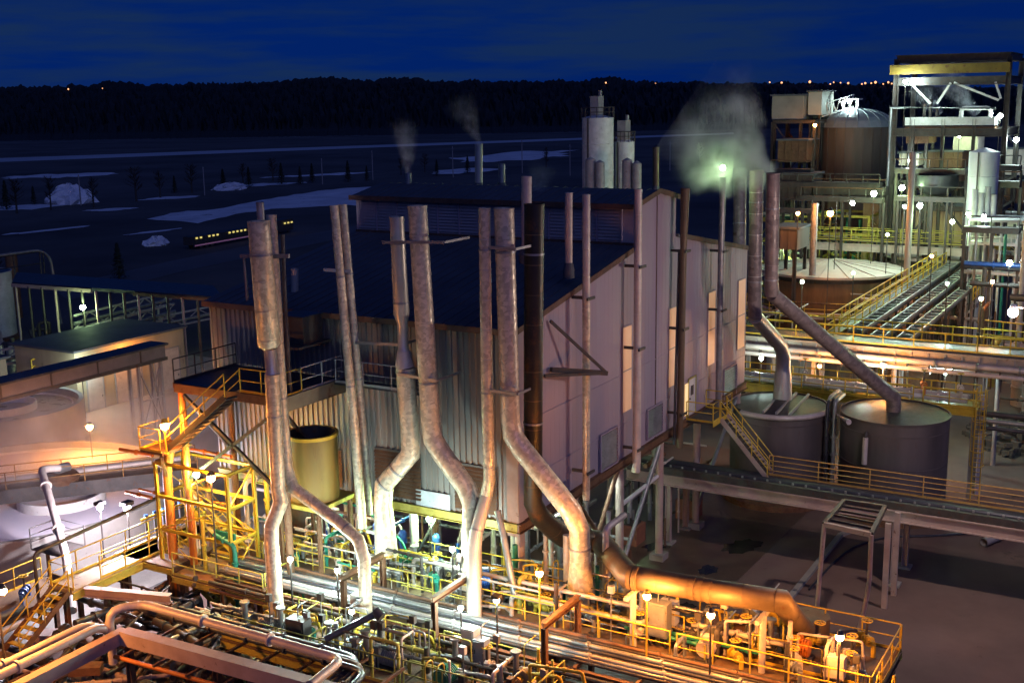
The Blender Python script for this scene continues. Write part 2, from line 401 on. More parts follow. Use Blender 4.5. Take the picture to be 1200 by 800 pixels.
flat('road', [(60,338),(200,306),(330,280),(470,255),(470,265),(335,293),(215,318),(80,352)], .03, M_ROAD)
def blobpoly(cx, cy, rx, ry, tilt=0, n=22, j=.28):
    out = []
    for i in range(n):
        t = 2*math.pi*i/n; k = 1+random.uniform(-j, j); x = rx*k*math.cos(t); y = ry*k*math.sin(t)
        out.append((cx+x, cy+y+x*tilt))
    return out
for i, s in enumerate([[(172,257),(200,250),(262,244),(300,236),(345,228),(400,221),(436,219),(441,228),(441,243),(400,240),(362,243),(318,245),(276,251),(232,262),(206,259)],
          blobpoly(600,184,75,5,-.06), blobpoly(30,243,42,3,-.05), blobpoly(70,206,70,2,-.04), blobpoly(300,217,50,1.6,-.05), blobpoly(200,232,36,1.5,-.06), blobpoly(545,200,40,3,-.05), blobpoly(380,205,60,1.2,-.05),
          blobpoly(130,246,30,1.3,-.05), blobpoly(60,270,46,1.2,-.1), blobpoly(180,272,30,1.0,-.12)]):
    flat('snow', s, .06+.004*i, M_SNOW, 'stuff')
def mound(px, py, rx, ry, label):
    c = az(px, py, 0); s = 1/ppm(c); w = rx*s; h = ry*s; b = MB(); vs = []; N, K = 22, 7
    for k in range(K):
        for i in range(N):
            t = 2*math.pi*i/N; f = 1-k/(K-1); q = (math.sin(f*math.pi/2))*(1+random.uniform(-.22,.22))
            vs.append(c+V(w*q*math.cos(t), w*q*math.sin(t)*1.0, h*1.15*math.cos(f*math.pi/2)*(1+random.uniform(-.28,.2))-.1))
    b.add(vs, [(k*N+i, k*N+(i+1)%N, (k+1)*N+(i+1)%N, (k+1)*N+i) for k in range(K-1) for i in range(N)], False)
    b.poly(vs[-N:]); tag(b.build('snow_pile', M_SNOW), label, 'snow pile')
mound(83, 238, 27, 18, 'big grey snow pile far out in the dark field at left')
mound(183, 287, 14, 9, 'small snow pile lying beside the far road near the truck')
mound(270, 222, 20, 7, 'low dark-sided snow heap beyond the wide snow patch')

# wooded hills on the horizon: a ridge with a ragged tree line
sk = [(-120,103),(0,102),(100,100),(200,99),(230,97.5),(300,97),(335,94),(370,92),(400,91.5),(440,94),(520,95),(600,95),(700,94.5),(780,96),(850,97.5),(950,97),(1050,100),(1200,103),(1320,104)]
def sky_y(x):
    for (a, b), (c, d) in zip(sk, sk[1:]):
        if a <= x <= c: return b+(d-b)*(x-a)/(c-a)
    return 103
hb = MB(); rows = []; W_ = 720
for k, (D, f) in enumerate([(900,0)]+[(1000+i*62, min(.93,.05+i*.058)) for i in range(16)]+[(2050,1),(2700,.55)]):
    row = []
    for i in range(W_):
        x = -120+1440*i/(W_-1); q = ad(x, sky_y(x), 2050); dr = ray(x, 118); p = CAM+dr*D
        jit = (math.sin(i*.9+k)*.8+math.sin(i*2.3+1+k*2)*.8+random.uniform(-1.7,1.7)) if f > .1 else 0; dr = ray(x+random.uniform(-1,1), 118); p = CAM+dr*(D+random.uniform(-14,14))
        if f == 1: jit += max(0, math.sin(i*.11)+math.sin(i*.043+2)-.5)*4.5+max(0, math.sin(i*.31+1)*math.sin(i*.07))*3.5
        row.append(V(p.x, p.y, (q.z-.8)*f + jit*(1.0 if f >= .9 else 1.8) - (1 if f == 0 else 0)))
    rows.append(row)
hb.add([p for r_ in rows for p in r_], [(k*W_+i, k*W_+i+1, (k+1)*W_+i+1, (k+1)*W_+i) for k in range(len(rows)-1) for i in range(W_-1)])
struct('hills', hb, M_HILL)
hl = [(80,105,1),(120,104,.6),(142,104.5,.6),(176,104,.5),(710,97.5,1),(768,98.5,.9),(902,97,1),(916,97.5,1.3),(949,96.5,1.6),(973,99,.9),(977,97,.9),(985,97.5,.9),(994,98,1.3),(1010,99,1),(1014,98,1.3),(1021,98,1),(1026,97,1.6),(1035,99,.9),(1041,97,1.3),(1045,98.5,1),(905,138,.4)]
for i, (x, y, s) in enumerate(hl):
    p = ad(x, y-.3, 1880); b = MB().tube([p-V(0,0,12), p], .25, 5)
    t = thing('street_lamp', p-V(0,0,12), 'tiny orange street lamp on the dark hill crest ' + ('at far left' if x < 400 else 'above the silos' if x < 800 else 'above the domed tank'), 'street lamp', 'lamps along the hill crest')
    b.build('pole', M_STEEL, t); MB().ball(p, 1.25*s, 6).build('globe', emis('far_sodium', (1,.42,.16), 2.2), t)

# far utility poles, trees
up_ = [(95,205,36),(240,196,33),(378,186,30),(437,177,34),(531,172,36),(612,165,38),(668,170,36),(785,166,34)]
for i, (x, y, hpx) in enumerate(up_):
    b0 = az(x, y+hpx, 0); hgt = hpx/ppm(b0)
    t = thing('utility_pole', b0, 'thin utility pole in the dark fields below the river', 'utility pole', 'utility poles across the far fields')
    MB().tube([b0, b0+V(0,0,hgt)], .17, 6).build('pole', M_GREY, t); MB().beam(b0+V(-1,-1,hgt-.8), b0+V(1,1,hgt-.8), .15).build('crossarm', M_GREY, t)
M_LEAF = mat('dark_needles', (.035,.045,.03), (.015,.02,.014), .9, 0, 1, bump=0)
M_TWIG = mat('bare_twigs', (.06,.05,.045), (.03,.027,.025), .9, 0, 1, bump=0)
def make_tree(name, label, cat, loc, h, kind, group=None):
    t = thing(name, loc, label, cat, group); rnd = random.Random(int(h*100)+len(label))
    loc = Vector(loc); MB().tube([loc, loc+V(.05,0,h*.5), loc+V(0,.05,h*.93)], [h*.022+.04, h*.016+.03, .03], 7).build('trunk', M_TWIG, t)
    b = MB()
    if kind == 'fir':
        for i in range(900):
            z = rnd.random()**.8; r = (1-z)*.235*h*(.35+.65*rnd.random())*(1+.25*math.sin(z*40)); a = rnd.random()*6.283
            p = loc+V(r*math.cos(a), r*math.sin(a), h*(.05+.95*z)); u = V(math.cos(a), math.sin(a), -.5)*h*.055; w = V(-math.sin(a), math.cos(a), .1)*h*.03
            b.add([p-w, p+u, p+w], [(0,1,2)])
    else:
        lm = MB()
        for i in range(34):
            z = rnd.uniform(.25,.85); a = rnd.random()*6.283; L = h*rnd.uniform(.16,.36)*(1.15-z*.7); p = loc+V(0,0,h*z); d = V(math.cos(a), math.sin(a), rnd.uniform(.5,1.3)).normalized()
            lm.tube([p, p+d*L*.6, p+d*L+V(0,0,L*.15)], [h*.008, h*.005, h*.002], 4, caps=False)
            for j in range(15):
                q = p+d*L*rnd.uniform(.35,1.05); e = (d+V(rnd.uniform(-1,1), rnd.uniform(-1,1), rnd.uniform(-.4,1))*.9).normalized()*h*rnd.uniform(.05,.13); s_ = e.cross(V(0,0,1)).normalized()*h*.0045
                b.add([q-s_, q+s_, q+e], [(0,1,2)])
        lm.build('limb', M_TWIG, t)
    b.build('crown', M_LEAF if kind == 'fir' else M_TWIG, t); return t
c = az(140, 327, 0); make_tree('conifer_tree', 'dark pointed evergreen standing alone beside the road at left', 'tree', c, 42/ppm(c)*1.02, 'fir')
c = az(262, 222, 0); fir2 = make_tree('conifer_tree', 'small dark evergreen in the row along the far field', 'tree', c, 24/ppm(c), 'fir', 'small evergreens along the far field')
for i, (x, y, s) in enumerate([(205,226,.8),(292,219,1),(330,216,1.1),(352,216,.9),(366,214,1),(408,213,1.1),(430,212,.8),(512,206,.9),(548,203,1),(8,246,1.2),(40,240,.8)]):
    dup(fir2, az(x, y, 0), i*1.3, scale=(s*.9, s*.9, s))
c = az(60, 246, 0); bt = make_tree('bare_tree', 'tall leafless tree in the dark field below the river', 'tree', c, 42/ppm(c), 'bare', 'leafless trees across the far fields')
for i, (x, y, s) in enumerate([(20,250,1),(110,243,.9),(160,236,1.1),(188,232,.9),(225,226,1),(285,216,.8),(320,212,.9),(470,205,.7),(498,202,.8),(640,196,.7),(735,196,.8),(0,330,.5),(640,186,.6),(820,190,.9),(770,190,.8)]):
    dup(bt, az(x, y, 0), i*1.7, scale=(s*1.2, s*1.2, s))

# truck with amber marker lights on the far road
p0, p1 = az(222,292.5,0), az(338,271.5,0); d = (p1-p0).normalized(); sd = V(-d.y, d.x, 0); L = (p1-p0).length; ang = math.atan2(d.y, d.x)
t = thing('articulated_truck', p0, 'long dark truck on the far road with a row of amber marker lights', 'truck')
MB().beam(p0+V(0,0,1.5), p0+d*(L*.8)+V(0,0,1.5), 2.5, 1.5).build('trailer', M_STEEL, t)
MB().beam(p0+d*(L*.83)+V(0,0,1.6), p0+d*L+V(0,0,1.6), 2.4, 2.2).build('cab', M_STEEL, t)
tail = emis('tail_lamp', (1,.06,.05), .07); MB().beam(p0+V(0,0,.7)-sd*1.28, p0+d*(L*.55)+V(0,0,.7)-sd*1.28, .04, .22).build('red_light_strip', tail, t)  # glowing strip drawn for the red streak of the passing lights
me = MB().box((0,0,0), (.42,.16,.28)).mesh('marker_light', emis('amber_marker', (1,.80,.12), .8))
for i in range(26):
    if i in (2, 6, 7, 13, 17, 21, 22): continue
    piece('marker_light', me, t, p0+d*(L*(i+.5)/26)-sd*1.32+V(0,0,2.0), ang)
me = MB().tube([(-0.15,0,0),(.15,0,0)], .5, 10).mesh('wheel', M_STEEL)
for u in (.06,.11,.16,.72,.77,.95):
    for s in (-1, 1): piece('wheel', me, t, p0+d*(L*u)+sd*(s*1.1)+V(0,0,.5), ang+math.pi/2)

# ================================================================== MAIN BUILDING
BZ, EZ, W, L = 7.2, 15.5, 28.68, 17.1
M0, M1, MPK, MZ0, MZ, MPZ = 11.84, 17.05, 14.5, 17.62, 19.66, 20.16
B = thing('factory_building', (0,0,0), 'large clad factory hall on steel columns with louvred roof monitor', 'building')
def roofz(x):
    if x <= M0: return EZ+(MZ0-EZ)*x/M0
    if x < MPK: return MZ+(MPZ-MZ)*(x-M0)/(MPK-M0)
    if x <= M1: return MZ+(MPZ-MZ)*(M1-x)/(M1-MPK)
    return 17.62+(15.6-17.62)*(x-M1)/(W-M1)
# gable end: ribbed sheeting cut to the roof line
def ribbed(xs_, topf, bot, y, dep, t0=.0):
    b = MB()
    for x0, x1 in zip(xs_, xs_[1:]):
        rw = min(.07, (x1-x0)*.25)
        e = 1e-4
        pr = [(x0, y), (x1-rw, y), (x1-rw*.7, y-dep), (x1-rw*.3, y-dep), (x1, y)]
        for (a, ya), (c_, yc) in zip(pr, pr[1:]):
            b.add([(a,ya,bot),(c_,yc,bot),(c_,yc,topf(c_-e)),(a,ya,topf(a+e))], [(0,1,2,3)])
    return b
def seq(a, b, st): n = max(1, round((b-a)/st)); return [a+(b-a)*i/n for i in range(n+1)]
gx = seq(0, M0, .42)+seq(M0, MPK, .42)[1:]+seq(MPK, M1, .42)[1:]+seq(M1, W, .42)[1:]
gw = ribbed(gx, roofz, BZ, 0, .008); gw.build('gable_wall', M_GABLE, B)
gw2 = MB(); gw2.poly([(0,L,BZ),(W,L,BZ),(W,L,roofz(W)),(M1,L,17.6),(M1,L,MZ),(MPK,L,MPZ),(M0,L,MZ),(M0,L,MZ0),(0,L,EZ)]).build('gable_wall', M_GABLE, B)
for z in (11.45, 8.9):
    MB().bb(0, W, -.036, -.004, z, z+.05).build('lap_joint', M_GABLE, B)
MB().bb(14.45, 14.52, -.04, -.004, BZ, MPZ-.1).build('panel_joint', M_TRIM, B)
# long corrugated side at x = 0
b = MB(); ny = round(L/.30)
for i in range(ny):
    y0 = L*i/ny; w = L/ny
    pr = [(y0, 0), (y0+w*.45, 0), (y0+w*.55, -.07), (y0+w*.9, -.07), (y0+w, 0)]
    for (ya, xa), (yb, xb) in zip(pr, pr[1:]): b.add([(xa,ya,BZ),(xa,ya,EZ-.02),(xb,yb,EZ-.02),(xb,yb,BZ)], [(3,2,1,0)])
b.build('corrugated_wall', M_SIDING, B)
b = MB()
for i in range(ny*2):
    y0 = L*i/(ny*2); w = L/(ny*2); b.add([(W,y0,BZ),(W,y0,15.58),(W,y0+w,15.58),(W,y0+w,BZ)], [(0,1,2,3)])
b.build('rear_wall', M_SIDING, B)
MB().bb(-.02, .42, -.06, -.036, BZ-1.1, EZ-.1).build('corner_trim', M_GABLE, B); MB().bb(-.1, -.075, -.06, .5, BZ-.6, EZ-.1).build('corner_trim', M_PINK, B)
# roofs, with standing seams
def slab(x0, z0, x1, z1, y0, y1, name, th=.14):
    b = MB(); b.add([(x0,y0,z0),(x1,y0,z1),(x1,y1,z1),(x0,y1,z0),(x0,y0,z0+th),(x1,y0,z1+th),(x1,y1,z1+th),(x0,y1,z0+th)], [(3,2,1,0),(4,5,6,7),(0,1,5,4),(1,2,6,5),(2,3,7,6),(3,0,4,7)])
    o = b.build(name, M_ROOF, B); s = MB()
    for i in range(1, round((y1-y0)/.6)):
        y = y0+(y1-y0)*i/round((y1-y0)/.6); s.beam((x0,y,z0+th+.02), (x1,y,z1+th+.02), .035, .045)
    s.build('standing_seam', M_ROOF, o); return o
slab(-.35, EZ-.06, M0-.01, MZ0-.02, -.14, L+.15, 'roof'); slab(M1+.01, 17.6, W+.3, 15.56, -.14, L+.15, 'roof')
slab(M0-.4, MZ-.07, MPK, MPZ+.005, -.16, L+.2, 'monitor_roof', .1); slab(MPK+.001, MPZ+.005, M1+.4, MZ-.07, -.16, L+.2, 'monitor_roof', .1)
for a, c_ in (((-.4,-.17,EZ+.0),(M0-.02,-.17,MZ0+.04)), ((M0-.4,-.19,MZ-.02),(MPK,-.19,MPZ+.05)), ((MPK+.01,-.19,MPZ+.05),(M1+.4,-.19,MZ-.02)), ((M1+.45,-.17,17.6),(W+.3,-.17,15.6)), ((-.38,-.12,EZ-.02),(-.38,L+.12,EZ-.02)), ((M0-.43,-.12,MZ-.02),(M0-.43,L+.18,MZ-.02))):
    MB().beam(a, c_, .05, .26).build('fascia', M_TRIM, B)
# roof monitor wall with louvre bays
mw = MB().bb(M0-.02, M0+.06, .01, L, MZ0, MZ).build('monitor_wall', mat('monitor_sheet', (.46,.39,.42), (.38,.32,.345), .55, 0, .3, .04), B); MB().bb(M1-.06, M1, .01, L, MZ0, MZ).build('monitor_wall', M_GABLE, B)  # front monitor sheet coloured paler to lift the shade on it
lv = MB()
for i in range(9): lv.add([(-.02,0,i*.165),(-.10,0,i*.165-.02),(-.10,1.24,i*.165-.02),(-.02,1.24,i*.165)], [(0,1,2,3),(3,2,1,0)]); lv.bb(-.11,-.08,0,1.24,i*.165-.03,i*.165+.07)
lvm = lv.mesh('louvre', mat('louvre_paint', (.42,.37,.40), (.32,.28,.30), .5, .1, 1, .1))  # louvre colour raised likewise against the shade
for i in range(12):
    y = .75+i*1.36; piece('louvre', lvm, mw, (M0, y, MZ0+.36))
    MB().bb(M0-.15, M0-.02, y-.10, y-.03, MZ0, MZ-.08).build('mullion', M_GABLE, mw)
MB().bb(M0-.17, M0-.021, 0, L, MZ0-.02, MZ0+.22).build('sill', M_TRIM, mw)
# lit translucent strips, louvres and door on the gable end
M_LITWIN = mat('translucent_sheet', (.62,.46,.34), (.5,.37,.27), .45, 0, .7, bump=.02)
_b = M_LITWIN.node_tree.nodes['Principled BSDF']; _b.inputs['Emission Color'].default_value = (1,.42,.17,1); _b.inputs['Emission Strength'].default_value = .28
def gp(x, y): return ay(x, y, 0)
for i, (xa, xb, yt, yb) in enumerate([(729,739,385,484),(783,793,362,455),(829,837,343,429),(864,872,328,411)]):
    a = gp(xa, (yt+yb)/2).x; c_ = gp(xb, (yt+yb)/2).x; zt, zb = 13.83, 9.55
    w = MB().bb(a, c_, -.052, -.034, zb, zt).build('window_strip', M_LITWIN, B)
    f = MB(); f.bb(a-.04, a, -.06, -.034, zb, zt); f.bb(c_, c_+.04, -.06, -.034, zb, zt); f.bb(a-.04, c_+.04, -.06, -.034, zb-.05, zb); f.bb(a-.04, c_+.04, -.06, -.034, zt, zt+.05); f.bb(a, c_, -.058, -.053, 11.6, 11.66)
    f.build('frame', M_GABLE, w)
def gable_louvre(x0, x1, z0, z1):
    r_ = MB().bb(x0, x1, -.045, -.034, z0, z1).build('louvre_panel', M_STEEL, B); s = MB(); k = int((z1-z0)/.17)
    for i in range(k): z = z0+.06+i*(z1-z0-.1)/k; s.add([(x0,-.13,z),(x1,-.13,z),(x1,-.05,z+.11),(x0,-.05,z+.11)], [(0,1,2,3)])
    s.build('slats', M_PIPEG, r_); f = MB()
    for a in (x0-.06, x1): f.bb(a, a+.06, -.15, -.034, z0, z1)
    f.bb(x0-.06, x1+.06, -.15, -.034, z1, z1+.06); f.bb(x0-.06, x1+.06, -.15, -.034, z0-.06, z0); f.build('frame', M_GABLE, r_)
for xa, xb, yt, yb in ((702,721,505,545),(757,774,476,508),(847,861,430,466)):
    a, c_ = gp(xa, yt).x, gp(xb, yt).x; gable_louvre(a, c_, gp((xa+xb)/2, yb+3).z+.1, gp((xa+xb)/2, yt).z)
dx = gp(806,465).x; dr = MB().bb(dx, dx+1.0, -.055, -.034, 7.3, 9.35).build('door', M_WHITE, B)
MB().bb(dx+.3, dx+.7, -.07, -.056, 8.4, 8.95).build('window', M_PIPEB, dr); MB().ball((dx+.12,-.09,8.25), .05, 8).build('handle', M_STEEL, dr)
f = MB(); f.bb(dx-.09, dx-.002, -.08, -.034, 7.25, 9.44); f.bb(dx+1.002, dx+1.09, -.08, -.034, 7.25, 9.44); f.bb(dx-.09, dx+1.09, -.08, -.034, 9.352, 9.44); f.build('door_frame', M_YGREEN, dr)
yl = MB().bb(dx-.55, dx-.1, -.06, -.034, 7.4, 9.2).build('window_strip', emis('warm_doorlight', (1,.62,.15), .8), B); yl['label'] = 'bright yellow lit panel beside the door'
# louvres low on the long side
for ya, yb, za, zb in ((4.9,7.4,7.4,9.6),(1.0,3.1,7.4,9.5),(9.3,10.9,7.35,9.2)):
    r_ = MB().bb(-.11, -.08, ya, yb, za, zb).build('louvre_panel', M_STEEL, B); s = MB(); k = 12
    for i in range(k): z = za+.05+i*(zb-za-.1)/k; s.add([(-.19,ya,z),(-.19,yb,z),(-.112,yb,z+.12),(-.112,ya,z+.12)], [(3,2,1,0)])
    s.build('slats', M_BROWN, r_)
MB().bb(-.13, -.09, 3.4, 5.2, 7.2, 7.95).build('patch_panel', mat('pale_panel', (.55,.58,.6), (.4,.43,.46), .5, .1, 1.5, .1), B)
# underside: floor, edge beams, columns, bracing
MB().bb(.02, W-.02, .02, L, BZ-.28, BZ-.02).build('floor_slab', M_STEEL, B)
for a, c_ in (((-.12,0,BZ-.2),(-.12,L,BZ-.2)), ((-.2,-.12,BZ-.2),(W,-.12,BZ-.2)), ((W-.1,0,BZ-.22),(W-.1,L,BZ-.22))): MB().ib(a, c_, .22, .42).build('edge_beam', M_YGREEN if a[0] == -.12 else M_BROWN, B)
for x in (.35, 5.4, 10.45, 15.55, 21.0, 27.8):
    for y in (.15, 5.7, 11.3, 16.8):
        MB().tube([(x,y,.35),(x,y,BZ-.3)], .21, 12).build('column', M_PINK if y < 1 else M_GREY, B); MB().bb(x-.4, x+.4, y-.4, y+.4, 0, .36).build('footing', M_CONC, B)
for a, c_ in (((10.45,.15,6.9),(5.4,.15,1.0)), ((5.4,.15,6.7),(10.45,.15,1.4)), ((15.55,.15,6.6),(10.45,.15,.9)), ((15.8,.15,6.6),(10.6,.4,.4)), ((27.8,.15,6.5),(21,.15,1))):
    MB().tube([a, c_], .12, 8).build('brace', M_PIPEG if a[0] > 11 else M_BROWN, B)
MB().tube([(10.5,.2,4.6),(15.6,.2,4.8)], .11, 8).build('brace', M_WHITE, B)
# davit frame on the gable end
p1, p2, p3 = ay(645,376,-.15), ay(711,437,-1.6), ay(646,433,-.15); q = ay(638,440,-.15)
for a, c_, w in ((p1,p2,.12),(p3,p2,.2),(q,p2,.13)): MB().beam(a, c_, w, w).build('wall_bracket', M_STEEL, B)

# ================================================================== STACKS AND DUCTS IN FRONT OF THE LONG SIDE
def xs_path(pts): return [ax(x, y, X) for x, y, X in pts]
def rr(p, wpx): return wpx/2/ppm(p)
def radii(P, ws): return [rr(p, w) for p, w in zip(P, ws)]
# 1 the tall stack with the fat top
P = xs_path([(303,259,-5.6),(315.5,404,-5.6),(316.5,409,-5.6),(318.5,434,-5.6),(319,438,-5.6),(326,572,-5.6),(329,588,-5.6),(318,617,-6.1),(318,634,-6.3),(325,726,-6.9)])
stack(P, radii(P, [26,27,15,14,18,17,17,17,17,18]), 'mottled stack with a fat silencer top beside the yellow stair landing', M_JACKET, segs=[(0,2,M_JACKET),(2,4,M_SHINY),(4,9,M_BRONZE if False else M_JACKET)], bandat=((0,.27),(4,.36)))
t = thing('stack_bracket', ax(290,300,-5.2), 'outrigger bracket with square clamps round the fat-topped stack', 'bracket')
MB().beam(ax(282,300,-5.15), ax(339,300,-5.15), .1, .16).build('arm', M_GALV, t); MB().beam(ax(303,301,-5.95), ax(303,301.2,-5.2), .12, .22).build('clamp', M_GALV, t)
MB().tube([ax(286,302,-5.15), ax(290,352,-5.15)], .06, 6).build('strut', M_GALV, t)
P = xs_path([(304.5,237,-4.2),(307,275,-4.2),(313,330,-4.2)]); stack(P, radii(P,[9,9,9]), 'thin bare stack rising just behind the fat-topped stack', M_GALV)
# 2 its neighbour, which bends to the right
P = xs_path([(318,252,-5.0),(330,470,-5.0),(336,548,-5.0),(343,571,-5.0),(400,614,-5.1),(420,632,-5.2),(427,655,-5.3),(429,722,-5.4)])
stack(P, radii(P,[12,14,14,15,15,15,15,16]), 'thin mottled stack bending right low down, behind the fat-topped one', M_JACKET, bandat=((0,.22),(0,.98),(4,.3)))
P = xs_path([(331,275,-3.5),(334,352,-3.5),(341,470,-3.5)]); stack(P, radii(P,[5,5,5]), 'thin black pipe stack beside the fat-topped stack', M_PIPEB, n=10)
# 3 the pair
P = xs_path([(391.5,241,-2.0),(417,520,-2.0),(425,618,-2.0)]); stack(P, radii(P,[10,11,11]), 'left pipe of the close pair of straight mottled stacks', M_JACKET, bandat=((0,.29),(0,.75)))
P = xs_path([(402,240,-1.4),(427,520,-1.4),(433,602,-1.4)]); stack(P, radii(P,[9,9,9]), 'right pipe of the close pair of straight mottled stacks', M_JACKET, bandat=((0,.28),(0,.72)))
t = thing('stack_bracket', ax(380,317,-2.5), 'pointed outrigger bracket on the close pair of stacks', 'bracket'); MB().beam(ax(379,316,-2.45), ax(411,318,-1.75), .08, .14).build('arm', M_GALV, t)
# 4 the polished one that widens into a bent duct
P = xs_path([(465,254,-1.5),(470.5,368,-1.5),(471.5,378,-1.5),(472.5,408,-1.5),(472.8,411,-1.5),(474,426,-1.5),(475,431,-1.5),(480,500,-1.5),(481,532,-1.5),(450,568,-1.9),(449,592,-1.9),(450,602,-1.9),(453,650,-1.9)])
stack(P, radii(P,[17,19,13,12,15,22,23,22,22,22,22,23,27]), 'polished steel stack with a cone that widens to a crooked duct', M_SHINY, segs=[(0,4,M_SHINY),(4,6,M_PIPEW),(6,12,M_JACKET)], bandat=((0,.27),(0,.88),(6,.06),(8,.5),(8,.97)))
# 5 the big duct left of centre
P = xs_path([(489,241,-1.6),(505,498,-1.6),(508,515,-1.6),(517,530,-1.6),(547,572,-1.7),(553,590,-1.8),(553,630,-2.0),(553,690,-2.4)])
stack(P, radii(P,[23,23,24,24,24,23,23,24]), 'big mottled stack in the middle, bending right behind the thin dark duct', M_JACKET, bandat=((0,.16),(0,.8)))
# 6 the thin one before the centre
P = xs_path([(567.5,244,-1.9),(571,480,-1.9),(573.5,560,-1.9),(570,580,-1.9),(558,625,-2.6),(555,650,-2.9),(556,732,-3.9)])
stack(P, radii(P,[14,14,14,15,16,17,18]), 'thin mottled stack whose foot leans left to a floodlit base', M_JACKET, bandat=((0,.20),(0,.91),(3,.9)), segs=[(0,3,M_JACKET),(3,6,M_JACKET2)])
# 7 the big one by the corner
P = xs_path([(590.5,244,-1.5),(598,492,-1.5),(601,510,-1.5),(611,525,-1.5),(669,598,-1.3),(679,620,-1.2),(680,655,-1.1),(680,716,-.9)])
stack(P, radii(P,[24,23,24,25,26,24,25,36]), 'big mottled stack bending right to a flared orange-lit foot', M_JACKET, bandat=((0,.2),(0,.87),(5,.6)))
# brackets tying the stacks to the wall
for (x0, y0, x1, y1, X, lab) in ((411,401,470,404,-1.5,'pale tie rod from the wall to the polished stack'), (466,438,512,446,-1.9,'bracket tying the big middle stack to the polished one'), (566,456,606,462,-2.0,'bracket tying the corner stack to the thin stack'),
    (448,284,520,284,-2.0,'upper bracket between the polished and the middle stack'), (562,289,604,292,-1.95,'upper bracket on the two stacks at the corner')):
    t = thing('tie_bracket', ax(x0,y0,X), lab, 'bracket'); MB().beam(ax(x0,y0,X), ax(x1,y1,X), .07, .12).build('arm', M_GALV, t)
    MB().beam(ax(x1,y1,X), ax(x1,y1,X)+V(abs(X)-.1,0,0), .06, .1).build('wall_strut', M_GALV, t)
# 8 the black stack and its long duct
P = [ay(626,239,-1.1), ay(625,400,-1.1), ay(624.5,588,-1.1), ay(632,604,-1.1), ay(652,622,-1.3), ay(662,629,-1.5), ay(704,635,-2.5)]
c7 = P[-1].z
P += [az(737,675,7.0), az(833,692,7.0), az(915,704,7.0), az(942,738,4.8)]
stack(P, radii(P,[24,23,22,24,26,26,27,28,28,28,27]), 'black stack at the corner with a long low duct running right', M_BLACKDUCT, segs=[(0,5,M_BLACKDUCT),(5,6,M_BLACKDUCT),(6,10,M_BRONZE)], bandat=((0,.36),(1,.5)), n=18)
for i, (x, y, u) in enumerate(((737,675,0),)): pass
t = thing('pipe_flange', az(820,690,6.6), 'pair of wide flange rings around the long bronze duct', 'pipe flange')
for x, y in ((740,676),(746,677.5),(813,688.5),(822,690),(832,692)):
    p = az(x, y, 7.0); d = (az(833,692,7)-az(737,675,7)).normalized(); MB().tube([p-d*.09, p+d*.09], 14.6/ppm(p), 18).build('flange_ring', M_BRONZE, t)
for px_, bz in ((742,4.2),(895,4.2)):
    p = az(px_, 676+(px_-737)*.17, 7.0); t = thing('duct_support', V(p.x,p.y,bz), 'pale pipe trestle carrying the long bronze duct near its ' + ('bend' if px_ < 800 else 'end'), 'support')
    MB().tube([V(p.x,p.y,bz), V(p.x,p.y,p.z-.55)], .13, 8).build('leg', M_PIPEW, t); MB().beam(V(p.x-.7,p.y,p.z-.6), V(p.x+.7,p.y,p.z-.6), .15).build('saddle', M_PIPEW, t)
# small pipe leaning beside the corner
P = xs_path([(583,598,-1.6),(590,628,-1.8),(604,700,-2.4)]); stack(P, radii(P,[8,8,8]), 'slender pale pipe leaning out from under the hall corner', M_PIPEG, n=10)

# pipes too small to pick apart singly are gathered and joined into one mass per place and material
MASS = {}
def gather(path, r, mt, place, f=.3, n=7, flanges=0):
    b = MASS.setdefault((place, mt.name), (MB(), mt))[0]; b.tube(fillet(path, f), r, n); P = [Vector(p) for p in path]
    if flanges:
        for a, c_ in zip(P, P[1:]):
            k = int((c_-a).length/flanges)
            for i in range(1, k+1): q = lerp(a, c_, i/(k+1)); d = (c_-a).normalized(); b.tube([q-d*.05, q+d*.05], r*1.5, n)
def flush():
    names = {'galvanised':'grey','grey_pipe':'grey','pale_lagging':'pale','dark_steel':'black','rusty_steel':'rusty','dark_pipe':'dark','faded_yellow_paint':'yellow','green_paint':'green'}
    for (place, mn), (b, mt) in MASS.items(): tag(b.build('pipework', mt), 'tangle of small '+names.get(mn,'grey')+' pipes '+place, 'pipework', kind='stuff')

# ------------------------------------------------------------------ stacks along the gable end
def ys_path(pts, Y=-1.0): return [ay(x, y, Y) for x, y in pts]
def gstack(pts, ws, lab, mt, brk=(), n=12, Y=-.75, segs=None):
    P = ys_path(pts, Y); o = stack(P, radii(P, ws), lab, mt, n=n, segs=segs)
    for x, y in brk:
        p = ay(x, y, Y); b = MB().beam(p, V(p.x-.05, -.06, p.z), .1, .14); b.bb(p.x-.42, p.x+.3, Y-.3, Y-.22, p.z-.06, p.z+.06); b.build('wall_bracket', M_STEEL, o)
    return o
gstack([(687,228),(687,360),(687,585)], [9.5,9,9], 'first slim stack on the gable end, nearest the black stack', M_JACKET2, ((687,349),(687,552)), segs=[(0,1,M_PIPEW),(1,2,M_JACKET)])
gstack([(748,222),(747,385),(746,540),(745,553)], [9,9,10,10], 'pinkish slim stack on the gable end left of the first louvre pair', M_PIPEW, ((748,312),(747,408),(746,525)))
gstack([(803,221),(801,290),(798,440),(796,524)], [11,8,8,8], 'bronze slim stack on the gable end above the door', M_BRONZE, ((801,294),(799,385),(797,484)))
P = ys_path([(796,296),(792,440),(790,520)], -.5); stack(P, radii(P,[3.5,3.5,3.5]), 'thin dark pipe running beside the bronze gable stack', M_PIPEB, n=8)
gstack([(847,208),(845,300),(842,478)], [7.5,7.5,8], 'grey slim stack with a green-white lamp on its top', M_GALV, ((846,294),(844,363)))
